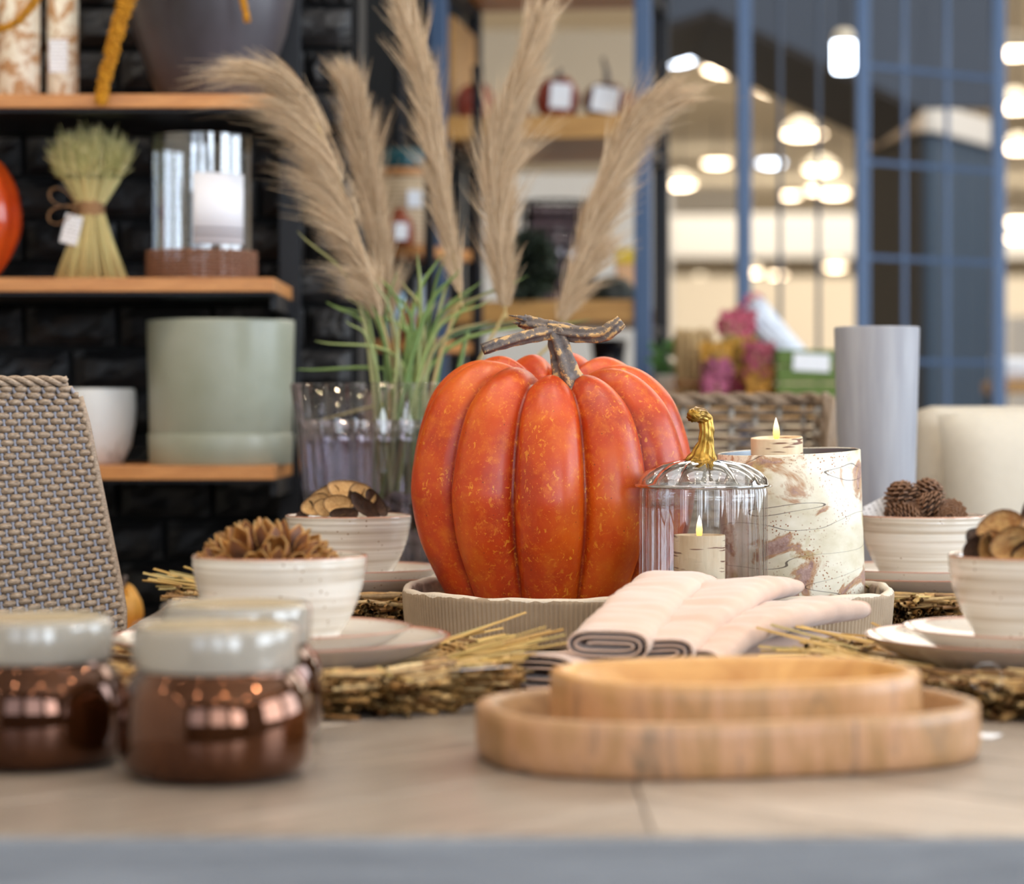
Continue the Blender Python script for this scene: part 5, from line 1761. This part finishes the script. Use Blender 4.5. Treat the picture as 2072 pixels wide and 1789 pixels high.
MB().lathe([(26 * kw, zw - .014), (29 * kw, zw - .007), (27 * kw, zw), (29.5 * kw, zw + .007), (26 * kw, zw + .014)], 32).build('binding', M['twine'], wh)
def ribbon_loop(c, w_, h_, d):
    b = MB(); vs = []; fs = []
    for i in range(24):
        t = 2 * math.pi * i / 24
        for s in (-1, 1): vs.append((c[0] + w_ * (1 - math.cos(t)) * .5 * -1, c[1] + d * s, c[2] + h_ * math.sin(t) * math.sin(t / 2)))
    for i in range(24): fs.append((2 * i, 2 * i + 1, (2 * i + 3) % 48, (2 * i + 2) % 48))
    return b.add(vs, fs)
def bow_loop(p0, ang, L, wd):
    """flat teardrop ribbon loop"""
    b = MB(); n = 22; vs = []; fs = []
    for i in range(n):
        t = 2 * math.pi * i / n
        x = L * (1 - math.cos(t)) / 2; z = L * .32 * math.sin(t) * (x / L) ** .5
        q = (p0[0] + x * math.cos(ang) - z * math.sin(ang), p0[1], p0[2] + x * math.sin(ang) + z * math.cos(ang))
        vs += [(q[0], q[1] - wd, q[2]), (q[0], q[1] + wd, q[2])]
    for i in range(n): fs.append((2 * i, 2 * i + 1, (2 * i + 3) % (2 * n), (2 * i + 2) % (2 * n)))
    return b.add(vs, fs)
for an in (rd(150), rd(205)):
    o = bow_loop((-24 * kw, -24 * kw, zw), an, .045, .006).build('bow_loop', M['twine'], wh)
    md = o.modifiers.new('thickness', 'SOLIDIFY'); md.thickness = .0012
card('price_tag', .028, .044, M['tag_print'], (-34 * kw, -30 * kw, zw - .034), (0, rd(14), rd(-10)), parent=wh)

HG = 3.72; kg2 = HG / FPX
hv = empty('hurricane_glass', (PX(408, HG), HG, ZBs))
tag(hv, 'clear glass cylinder in a brown wicker sleeve with a white label', 'hurricane glass')
hrr = 104 * kg2; hh = 292 * kg2
M['glass_bright'] = thin_glass('clear hurricane glass', (.90, .93, .96), 1.55, 4.0, .05)
MB().lathe([(hrr, hh * q / 8) for q in range(9)], 64).build('glass_cylinder', M['glass_bright'], hv)
MB().tube([(hrr * math.cos(t), hrr * math.sin(t), hh) for t in np.linspace(0, 2 * math.pi, 65)], .0014, 8, False).build('glass_rim', M['glass_bright'], hv)
MB().lathe([(hrr * .99, .002), (hrr * .99, .007), (0, .007)], 48).build('glass_base', M['glass_bright'], hv)
M['wicker_brown'] = simple('brown wicker sleeve', (128, 88, 66), .65, var=.2, vscale=120)
ns = 34; b = MB()
for k in range(ns):
    a = 2 * math.pi * k / ns
    MB().tube([(hrr * 1.045 * math.cos(a), hrr * 1.045 * math.sin(a), .001), (hrr * 1.045 * math.cos(a), hrr * 1.045 * math.sin(a), .046)], .0018, 6).build('stake', M['wicker_brown'], hv)
for j in range(9):
    pts = [(hrr * (1.045 + .022 * math.cos(ns * t / 2 + j * math.pi)) * math.cos(t), hrr * (1.045 + .022 * math.cos(ns * t / 2 + j * math.pi)) * math.sin(t), .003 + j * .0050) for t in np.linspace(0, 2 * math.pi, 137)]
    MB().tube(pts, .0023, 5, False).build('weave_strand', M['wicker_brown'], hv)
m = N('white product label', lin((238, 238, 246)), .5)
zc = m.sep(m.coord('Generated'), 2)
ln_ = m.math('MULTIPLY', m.math('LESS_THAN', m.math('ABSOLUTE', m.math('SUBTRACT', zc, .22)), .018), 1.0)
ln2 = m.math('LESS_THAN', m.math('ABSOLUTE', m.math('SUBTRACT', zc, .14)), .018)
m.color(m.mix(m.math('MULTIPLY', m.math('ADD', ln_, ln2), .6), lin((238, 238, 246)), lin((90, 88, 104))))
M['label'] = m.m
b = MB(); n = 14; vs = []; fs = []
for i in range(n + 1):
    a = rd(-92) + (i / n) * rd(62)
    for z in (.052, .158):
        for rr_ in (hrr * 1.002, hrr * 1.008): vs.append((rr_ * math.cos(a), rr_ * math.sin(a), z))
for i in range(n):
    o_ = i * 4
    fs += [(o_ + 1, o_ + 5, o_ + 7, o_ + 3), (o_, o_ + 2, o_ + 6, o_ + 4), (o_, o_ + 4, o_ + 5, o_ + 1), (o_ + 2, o_ + 3, o_ + 7, o_ + 6)]
fs += [(0, 1, 3, 2), (n * 4, n * 4 + 2, n * 4 + 3, n * 4 + 1)]
b.add(vs, fs).build('paper_label', M['label'], hv)

# ---- bottom shelf: rustic white bowl, sage planter
m = N('distressed white pot', lin((220, 222, 224)), .65)
v = m.coord('Object'); f = m.noise(v, 18, 6, .65)
m.color(m.mix(m.ramp(f, [(.60, (0, 0, 0)), (.68, (1, 1, 1))]), lin((222, 224, 226)), lin((126, 116, 110)))); m.bump(f, .5, .004)
M['distress'] = m.m
DD = 3.73; kd = DD / FPX
rw_ = 84 * kd
o = MB().lathe([(0, 0), (rw_ * .62, 0), (rw_ * .70, .004), (rw_ * .88, .028), (rw_ * .97, .06), (rw_, .085), (rw_ * .985, .108), (rw_ * .955, .114), (rw_ * .90, .113), (rw_ * .89, .10), (rw_ * .85, .05), (0, .02)], 56, lambda a, r, z, i: r * (1 + .02 * math.sin(3 * a) + .012 * math.sin(5 * a + 2))).build('rustic_pot', M['distress'], loc=(PX(190, DD), DD, ZC))
tag(o, 'chipped white rustic pot on the bottom shelf beside the wicker chair', 'pot')
m = N('sage glazed planter', lin((150, 154, 138)), .34)
m.color(m.ramp(m.noise(m.coord('Object'), 10, 3), [(.3, lin((144, 148, 130))), (.7, lin((158, 162, 148)))]))
M['sage'] = m.m
PD = 3.72; kp = PD / FPX
rp = 149 * kp; hp = 290 * kp
pt = empty('planter', (PX(447, PD), PD, ZC))
tag(pt, 'sage green cylinder planter with matching saucer on the bottom shelf', 'planter')
MB().lathe([(0, .014), (rp * .94, .014), (rp * .955, .018), (rp, hp - .004), (rp * .995, hp), (rp * .965, hp), (rp * .96, hp - .004), (rp * .92, .03), (0, .03)], 80).build('pot', M['sage'], pt)
MB().lathe([(0, 0), (rp * .955, 0), (rp * .965, .002), (rp * .985, .044), (rp * .975, .0465), (rp * .962, .045), (rp * .955, .012), (0, .011)], 80).build('saucer', M['sage'], pt)

# small yellow pumpkin on the floor stand behind the chair
SDp = 3.3
sto = empty('display_stool', (PX(246, SDp), SDp, 0))
stz = PZ(1290, SDp)
MB().lathe([(0, stz - .03), (.10, stz - .03), (.105, stz - .026), (.105, stz - .004), (.10, stz), (0, stz)], 40).build('stool_top', M['shelf_wood'], sto)
for a in (0, 2.09, 4.19): MB().tube([(.075 * math.cos(a), .075 * math.sin(a), stz - .03), (.11 * math.cos(a), .11 * math.sin(a), 0)], .011, 10).build('leg', M['metal_black'], sto)
tag(sto, 'small round stool carrying the yellow gourd behind the wicker chair', 'stool')
yg = empty('gourd', (PX(246, SDp), SDp, stz))
M['gourd_y'] = simple('yellow ochre gourd', (216, 160, 72), .4, var=.2, vscale=14)
pumpkin_mesh(.030, [(.1, .002), (.4, 0), (.75, .010), (1, .030), (.9, .049), (.6, .060), (.25, .060), (.05, .057)], 10, .2, .10, 8, 120, 30).build('gourd_body', M['gourd_y'], yg, tones=True)
b = MB(); stem_tube(b, [Vector((0, 0, .064)), Vector((.003, -.002, .074)), Vector((.006, -.004, .082))], [.006, .004, .003], 5, 15, 10); b.build('stem', M['stem'], yg, tones=True)
tag(yg, 'little yellow gourd glimpsed between the wicker chair and the straw placemat', 'gourd')

# ================================================================== shelving unit behind the pampas
M['unit_wood'] = wood('golden shelf wood', (160, 112, 56), (210, 160, 92), scale=(1.5, 14, 14), rough=.45, nscale=5)
UDp = 5.5
un = empty('shelving_unit', (PX(888, UDp), UDp, 0), rd(-8.0))
tag(un, 'tall shelving unit with blue-lit steel posts and golden wood shelves', 'shelving unit')
UW = (PX(1298, UDp) - PX(888, UDp)) / math.cos(rd(8)); UDEP = .50
for x, y, mt in ((0, 0, 'metal_blue'), (UW, 0, 'metal_blue'), (0, UDEP, 'metal_black'), (UW, UDEP, 'metal_black')):  # front posts get the daylight blue in their colour, back posts stay black
    MB().box((x, y, 1.2), (.037, .037, 2.4), None, .003).build('post', M[mt], un, smooth=False)
UZ = []
for py, th in ((238, 46), (610, 44), (985, 44), (-95, 46)):
    zt = PZ(py, UDp); t_ = th * UDp / FPX
    UZ.append(zt)
    n = 5
    for i in range(n):
        y0 = -.012 + (UDEP + .02) * i / n
        MB().box((UW / 2, y0 + (UDEP + .02) / n / 2, zt - t_ / 2), (UW - .038, (UDEP + .02) / n - .002, t_), None, .002).build('shelf_plank', M['unit_wood'], un, smooth=False)
    for x in (0, UW): MB().box((x, UDEP / 2, zt - t_ - .012), (.02, UDEP - .04, .024), None, .002).build('side_rail', M['metal_black'], un, smooth=False)
MB().box((.004, UDEP / 2 + .06, PZ(125, UDp)), (.012, UDEP - .18, 230 * UDp / FPX), None, .002).build('side_panel', M['unit_wood'], un, smooth=False)
def U(px, dy, z):
    """point on a shelf of the unit seen at photo column px, dy behind the shelf front"""
    a = un.rotation_euler.z; ca, sa = math.cos(a), math.sin(a)
    lo, hi = -.3, UW + .3
    for _ in range(40):
        m_ = (lo + hi) / 2
        wx = un.location.x + m_ * ca - dy * sa; wy = un.location.y + m_ * sa + dy * ca
        if wx / wy * FPX + HX < px: lo = m_
        else: hi = m_
    return Vector((wx, wy, z))
ku2 = 5.6 / FPX
# pumpkins on the upper shelf
M['dusk_red'] = simple('dusky red lacquer', (146, 62, 48), .35, var=.3, vscale=14)
M['dusk_brown'] = simple('brown red glaze', (112, 62, 46), .35, var=.35, vscale=12)
def small_pumpkin(pos, r, h, mat, label, tagpx=None, seed=1, stemh=.03):
    e = empty('decor_pumpkin', tuple(pos))
    pumpkin_mesh(r, [(.1, .01 * h), (.45, 0), (.8, .16 * h), (1, .48 * h), (.92, .78 * h), (.6, .98 * h), (.25, .97 * h), (.05, .92 * h)], 9, .3 * seed, .14, seed, 100, 30).build('pumpkin_body', mat, e, tones=True)
    b = MB(); stem_tube(b, [Vector((0, 0, h * .88)), Vector((.003, 0, h + stemh * .4)), Vector((-.006 * (1 if seed % 2 else -1), 0, h + stemh))], [.010, .006, .004], 5, 15, 10); b.build('stem', M['stem'], e, tones=True)
    if tagpx:
        card('price_tag', tagpx[0], tagpx[1], M['paper'], (tagpx[2], -r * 1.02, h * tagpx[3]), (0, rd(tagpx[4]), 0), parent=e)
    return tag(e, label, 'pumpkin', 'small pumpkins on the upper shelf')
small_pumpkin(U(962, .12, UZ[0]), 42 * ku2, 72 * ku2, M['dusk_red'], 'small dusky red pumpkin at the left end of the upper shelf', None, 2)
small_pumpkin(U(1045, .20, UZ[0]), 32 * ku2, 40 * ku2, M['dusk_brown'], 'tiny brown pumpkin half hidden by the plume on the upper shelf', None, 3, .02)
small_pumpkin(U(1128, .10, UZ[0]), 45 * ku2, 80 * ku2, M['dusk_red'], 'small red pumpkin with a straight white price tag', (.046, .056, .006, .56, 4), 4)
small_pumpkin(U(1226, .09, UZ[0]), 46 * ku2, 66 * ku2, M['dusk_brown'], 'small brown pumpkin with a tilted white price tag and a long stem', (.058, .056, -.004, .52, 10), 5, .065)
small_pumpkin(U(1278, .26, UZ[0]), 30 * ku2, 66 * ku2, M['dusk_red'], 'small red pumpkin tucked behind the right shelf post', None, 6)

# wire basket lantern, dark foliage bundle, dome and yellow box on the middle shelf
M['wire'] = simple('black wire', (30, 28, 30), .4, .5)
bl = empty('wire_lantern', tuple(U(1130, .20, UZ[1])))
br, bh = 78 * ku2, 208 * ku2
for k in range(22):
    a = 2 * math.pi * k / 22
    MB().tube([(br * .86 * math.cos(a), br * .86 * math.sin(a), .002), (br * 1.03 * math.cos(a), br * 1.03 * math.sin(a), bh * .5), (br * .94 * math.cos(a), br * .94 * math.sin(a), bh)], .0028, 5).build('wire_upright', M['wire'], bl)
for j in range(8):
    z = .004 + (bh - .004) * j / 7; rr = br * (.86 + .17 * math.sin(math.pi * j / 7 * .9))
    MB().tube([(rr * math.cos(t), rr * math.sin(t), z) for t in np.linspace(0, 2 * math.pi, 40)], .004, 5, False).build('wire_hoop', M['wire'], bl)
MB().lathe([(0, .006), (br * .8, .006), (br * .84, .01), (br * .9, bh * .5), (br * .84, bh * .96), (br * .82, bh * .96), (br * .87, bh * .5), (br * .8, .012), (0, .012)], 40).build('glass_insert', M['purple_glass'], bl)
card('price_tag', .040, .060, M['paper'], (.055, -br * 1.06, bh * .42), (0, rd(-35), 0), parent=bl)
tag(bl, 'round black wire lantern with a white tag on the middle shelf', 'lantern')
m = N('dark evergreen', lin((34, 44, 34)), .6); m.color(m.ramp(m.island(), [(0, lin((18, 26, 20))), (1, lin((52, 64, 46)))])); M['evergreen'] = m.m
def leafy(e, c, rx, rz, n, size, mat, seed, name='foliage'):
    rng = np.random.default_rng(seed); b = MB()
    for i in range(n):
        d = rng.normal(size=3); d /= np.linalg.norm(d)
        q = np.array(c) + d * np.array((rx, rx, rz)) * rng.uniform(.5, 1.0)
        d2 = d + rng.normal(size=3) * .6; d2 /= np.linalg.norm(d2)
        sd = np.cross(d2, rng.normal(size=3)); sd /= np.linalg.norm(sd); nn = np.cross(d2, sd)
        s = size * rng.uniform(.6, 1.2)
        b.add([q, q + d2 * s * .5 + sd * s * .22 + nn * s * .05, q + d2 * s, q + d2 * s * .5 - sd * s * .22 + nn * s * .05, q + d2 * s * .5 - nn * s * .04], [(0, 1, 4), (1, 2, 4), (2, 3, 4), (3, 0, 4)])
    return stuff(b.build(name, mat, e, smooth=False))
gp = U(1066, .02, UZ[1])
gb = empty('evergreen_wreath', tuple(gp))
leafy(gb, (0, 0, .075), .055, .070, 900, .035, M['evergreen'], 3)
MB().tube([(.04 * math.cos(t), .0, .075 + .05 * math.sin(t)) for t in np.linspace(0, 2 * math.pi, 24)], .006, 6, False).build('wreath_ring', M['twine'], gb)
tag(gb, 'dark evergreen wreath leaning in front of the wire lantern', 'wreath')
do = MB().lathe([(0, 0), (46 * ku2, 0), (47 * ku2, .006), (44 * ku2, 26 * ku2), (34 * ku2, 42 * ku2), (18 * ku2, 50 * ku2), (0, 52 * ku2)], 40).build('dark_gourd', simple('black green gourd skin', (26, 32, 26), .5, var=.4, vscale=20), loc=tuple(U(1240, .08, UZ[1])))
tag(do, 'black green squat gourd at the right end of the middle shelf', 'gourd')
yb = empty('gift_box', tuple(U(1268, .34, UZ[1])))
MB().box((0, 0, .05), (.05, .05, .10), None, .003).build('box_base', simple('peach card', (226, 176, 130), .6), yb, smooth=False)
MB().box((0, 0, .118), (.056, .056, .036), None, .003).build('box_lid', simple('yellow card', (226, 190, 40), .6), yb, smooth=False)
tag(yb, 'small peach box with a yellow lid beside the right shelf post', 'box')
# lower shelf: dark jug and white bowl
jg = empty('black_jug', tuple(U(1232, .12, UZ[2])))
jh = (985 - 690) * ku2
MB().lathe([(0, 0), (.05, 0), (.06, .01), (.075, jh * .35), (.06, jh * .65), (.035, jh * .82), (.042, jh), (.036, jh), (.03, jh * .82), (0, jh * .7)], 36).build('jug_body', simple('black glaze', (18, 20, 26), .15), jg)
MB().tube([(.052, 0, jh * .72), (.1, 0, jh * .75), (.11, 0, jh * .5), (.072, 0, jh * .38)], .008, 8).build('handle', M['metal_black'], jg)
tag(jg, 'glossy black jug on the lower shelf right behind the pumpkin stem', 'jug')
cupp = MB().lathe([(0, 0), (.03, 0), (.034, .004), (.040, .09), (.038, .09), (.032, .008), (0, .008)], 32).build('white_tumbler', simple('white glaze', (228, 232, 240), .25), loc=tuple(U(1200, .34, UZ[2]) + Vector((0, 0, 0))))
cupp.scale = (1.6, 1.6, 2.6)
tag(cupp, 'tall white tumbler on the lower shelf behind the pumpkin', 'tumbler')

# ================================================================== slim side shelf between brick wall and unit
sx = 5.05
ss = empty('side_shelf', (PX(836, sx), sx, 0), rd(-28))
for py in (500, 690, 900):
    MB().box((-.005, .06, PZ(py, sx) - .011), (.115, .24, .022), None, .002).build('shelf_board', M['shelf_wood'], ss, smooth=False)
MB().box((.062, -.04, .85), (.018, .018, 1.7), None, .002).build('post', M['metal_black'], ss, smooth=False)
MB().box((.062, .16, .85), (.018, .018, 1.7), None, .002).build('post', M['metal_black'], ss, smooth=False)
MB().box((-.07, .06, .85), (.018, .018, 1.7), None, .002).build('post', M['metal_black'], ss, smooth=False)
tag(ss, 'slim side shelf with wooden boards seen between the pampas plumes', 'shelf')
cl = empty('lidded_canister', (PX(822, sx), sx + .05, PZ(500, sx)))
kx = sx / FPX
m = N('striped seagrass', lin((204, 178, 144)), .7)
m.color(m.ramp(m.wave(m.coord('Object'), 36, 1.5, 2, direction='Z'), [(.2, lin((176, 146, 110))), (.8, lin((220, 198, 168)))])); M['seagrass'] = m.m
MB().lathe([(0, 0), (.052, 0), (.056, .004), (.058, .08), (.056, .150), (.0, .150)], 44).build('canister_body', M['seagrass'], cl)
MB().lathe([(.058, .146), (.060, .150), (.060, .160), (.056, .163), (0, .163)], 44).build('wood_ring', M['shelf_wood'], cl)
MB().lathe([(.052, .162), (.054, .166), (.054, .196), (.05, .203), (0, .205)], 44).build('teal_lid', simple('teal glass lid', (52, 92, 100), .15), cl)
card('price_tag', .030, .034, M['paper'], (.018, -.0595, .098), (0, 0, rd(12)), parent=cl)
tag(cl, 'striped canister with a teal lid on the slim side shelf', 'canister')
ab = empty('amber_bottle', (PX(808, sx - .06), sx - .055, PZ(500, sx)))
MB().lathe([(0, 0), (.026, 0), (.030, .004), (.030, .040), (.024, .056), (.012, .064), (.012, .074), (.0, .074)], 32).build('bottle_body', simple('rust brown glass', (128, 56, 32), .15), ab)
card('price_tag', .026, .034, M['paper'], (.004, -.031, .026), (0, 0, 0), parent=ab)
tag(ab, 'small rust brown bottle with a white tag on the slim side shelf', 'bottle')
for i, (px, w_, h_, cc, lb) in enumerate([(806, .026, .10, (176, 206, 226), 'pale blue glass bottle on the lower board of the slim side shelf'), (850, .030, .135, (206, 216, 230), 'tall clear bottle on the lower board of the slim side shelf')]):
    o = MB().lathe([(0, 0), (w_ * .9, 0), (w_, .004), (w_, h_ * .62), (w_ * .45, h_ * .78), (w_ * .42, h_), (w_ * .36, h_), (w_ * .38, h_ * .78), (0, h_ * .6)], 28).build('glass_bottle', simple('pale glass %d' % i, cc, .1), loc=(PX(px, sx), sx + .02 + .07 * i, PZ(690, sx)))
    tag(o, lb, 'bottle')
o = MB().lathe([(0, 0), (.018, 0), (.021, .004), (.017, .05), (.008, .065), (.008, .075), (0, .075)], 28).build('rust_vase', simple('rust glaze', (150, 84, 52), .3), loc=(PX(828, sx), sx - .045, PZ(690, sx)))
tag(o, 'little rust coloured vase between the bottles of the slim side shelf', 'vase')

# ================================================================== flower stand behind the far chair
FD = 5.0; kf = FD / FPX
ftz = PZ(812, FD)
fs_ = empty('flower_stand', (PX(1520, FD), FD + .05, 0))
MB().box((0, 0, ftz - .02), (.42, .40, .04), None, .004).build('stand_top', M['unit_wood'], fs_, smooth=False)
for x in (-.18, .18):
    for y in (-.16, .16): MB().box((x, y, (ftz - .04) / 2), (.035, .035, ftz - .04), None, .003).build('leg', M['unit_wood'], fs_, smooth=False)
tag(fs_, 'wooden flower stand hidden behind the far wicker chair', 'stand')
wb = empty('reed_bundle', (PX(1405, FD), FD + .04, ftz))
rg = random.Random(8); b = MB()
for i in range(150):
    a = rg.uniform(0, 6.28); q = math.sqrt(rg.random()) * .034
    x, y = q * math.cos(a), q * math.sin(a)
    b.tube([(x, y, 0), (x * 1.05, y * 1.05, .07), (x * 1.2, y * 1.2, rg.uniform(.125, .15))], .0022, 5)
m = N('dry reed', lin((190, 160, 112)), .7); m.color(m.ramp(m.island(), [(0, lin((164, 134, 90))), (1, lin((206, 178, 132)))])); M['reed'] = m.m
stuff(b.build('reeds', M['reed'], wb))
MB().lathe([(.036, .03), (.038, .034), (.038, .040), (.036, .044)], 24).build('band', M['twine'], wb)
tag(wb, 'upright bundle of dry reeds at the left of the flower stand', 'reed bundle')
def bouquet(px, d, h, cols, label, seed, rx=.045, lean=0.0):
    e = empty('bouquet', (PX(px, d), d, ftz))
    rng = np.random.default_rng(seed)
    b = MB()
    for i in range(26):
        a = rng.uniform(0, 6.28); q = math.sqrt(rng.random())
        b.tube([(q * .012 * math.cos(a), q * .012 * math.sin(a), 0), (q * rx * .6 * math.cos(a) + lean * .5, q * rx * .6 * math.sin(a), h * .55), (q * rx * math.cos(a) + lean, q * rx * math.sin(a), h * rng.uniform(.7, 1))], .0018, 5)
    stuff(b.build('stems', M['reed'], e))
    for k, (cc, f0, f1, nn) in enumerate(cols):
        b = MB()
        for i in range(nn):
            a = rng.uniform(0, 6.28); q = math.sqrt(rng.random()); z = h * rng.uniform(f0, f1)
            c = np.array((q * rx * 1.1 * math.cos(a) + lean * z / h, q * rx * 1.1 * math.sin(a), z)); s = rng.uniform(.006, .011)
            for p_ in range(6):
                t = p_ * 1.047; d2 = np.array((math.cos(t), -.5, math.sin(t))) ; d3 = np.array((-math.sin(t), 0, math.cos(t)))
                b.add([c, c + d2 * s * .6 + d3 * s * .35, c + d2 * s, c + d2 * s * .6 - d3 * s * .35], [(0, 1, 2, 3)])
        stuff(b.build('blossoms', simple('blossom %s %d' % (label[:6], k), cc, .7, var=.2, vscale=60), e, smooth=False))
    return tag(e, label, 'bouquet', 'dried bouquets on the flower stand')
bouquet(1450, FD - .05, .115, [((176, 96, 128), .1, .75, 110), ((196, 146, 56), .7, 1.0, 50)], 'bouquet of mauve pink dried flowers with yellow tops', 1, .028)
bouquet(1490, FD + .01, .180, [((190, 148, 60), .2, .72, 170), ((190, 92, 112), .76, 1.0, 80), ((150, 60, 78), .05, .3, 80)], 'tall bouquet of golden yellow and rose dried flowers', 2, .034)
bouquet(1536, FD - .06, .115, [((172, 84, 100), .45, 1.0, 110), ((190, 140, 60), .1, .6, 80)], 'short bouquet of rose and ochre dried flowers beside the green crate', 3, .026)
# white paper cone bouquet lying against them
wcp = empty('wrapped_bouquet', tuple(P(1648, 762, FD + .035)))
ax = (P(1506, 622, FD + .06) - P(1648, 762, FD + .035)); L = ax.length
q = ax.to_track_quat('Z', 'Y'); wcp.rotation_euler = q.to_euler()
m = N('crumpled white wrap', lin((218, 226, 240)), .35); f = m.noise(m.coord('Object'), 50, 5); m.bump(f, .8, .006); m.color(m.ramp(f, [(.3, lin((188, 198, 216))), (.7, lin((236, 240, 248)))])); M['wrap'] = m.m
MB().lathe([(.016, 0), (.022, .01), (.028, L * .4), (.036, L * .8), (.040, L * .97), (.038, L * .97), (.03, L * .6), (.015, .01)], 48, lambda a, r, z, i: r * (1 + .10 * math.sin(9 * a + z * 60) + .06 * math.sin(17 * a))).build('paper_wrap', M['wrap'], wcp)
b = MB(); rng = np.random.default_rng(4)
for i in range(160):
    a = rng.uniform(0, 6.28); s = .007; c = np.array((.037 * math.cos(a) * rng.uniform(.5, 1.1), .037 * math.sin(a) * rng.uniform(.5, 1.1), L * rng.uniform(.9, 1.05)))
    d2 = rng.normal(size=3); d2 /= np.linalg.norm(d2); d3 = np.cross(d2, rng.normal(size=3)); d3 /= np.linalg.norm(d3)
    b.add([c, c + d2 * s + d3 * s * .5, c + d2 * 2 * s, c + d2 * s - d3 * s * .5], [(0, 1, 2, 3)])
stuff(b.build('blossoms', simple('pink blossom', (214, 96, 128), .7), wcp, smooth=False))
tag(wcp, 'pink bouquet in crumpled white wrap leaning on the green crate', 'bouquet')
gc = empty('green_crate', (PX(1622, FD), FD - .06, ftz))
M['green_paint'] = simple('olive green paint', (84, 108, 38), .6, var=.12, vscale=30)
for i in range(3):
    MB().box((0, -.05, .018 + i * .034), (.124, .008, .031), None, .0015).build('slat', M['green_paint'], gc, smooth=False)
    MB().box((0, .05, .018 + i * .034), (.124, .008, .031), None, .0015).build('slat', M['green_paint'], gc, smooth=False)
    for x in (-.058, .058): MB().box((x, 0, .018 + i * .034), (.008, .092, .031), None, .0015).build('slat', M['green_paint'], gc, smooth=False)
MB().box((0, 0, .004), (.11, .09, .006)).build('crate_floor', M['green_paint'], gc, smooth=False)
card('price_tag', .072, .034, M['paper'], (.006, -.056, .076), (0, rd(3), 0), parent=gc)
tag(gc, 'olive green slatted crate with a white tag behind the far chair', 'crate')
pl = empty('potted_plant', (PX(1352, FD + .15), FD + .15, ftz))
MB().lathe([(0, 0), (.022, 0), (.028, .05), (.030, .055), (.027, .055), (.024, .01), (0, .01)], 24).build('pot', M['wall_white'], pl)
m = N('fresh leaf', lin((70, 130, 56)), .5); m.color(m.ramp(m.island(), [(0, lin((50, 104, 40))), (1, lin((104, 162, 78)))])); M['fresh'] = m.m
leafy(pl, (0, 0, .085), .030, .034, 160, .026, M['fresh'], 6)
tag(pl, 'small leafy plant in a white pot right of the shelf post', 'plant')
# ---- display table with white boxes at the far right
dt = empty('side_table', (PX(2070, 7.4), 7.4, 0))
dz = PZ(772, 7.4)
MB().box((0.02, 0, dz - .018), (.24, .24, .036), None, .006).build('table_top', M['unit_wood'], dt, smooth=False)
for x in (-.08, .12):
    for y in (-.09, .09): MB().box((x, y, (dz - .036) / 2), (.025, .025, dz - .036), None, .003).build('leg', M['metal_black'], dt, smooth=False)
tag(dt, 'small wooden side table beyond the cream armchair', 'table')
o = puff(.19, .12, .075).build('folded_throw', simple('white cotton throw', (226, 230, 238), .9), loc=(PX(2066, 7.4), 7.4, dz + .036))
tag(o, 'folded white throw on the small side table at the right edge', 'throw')
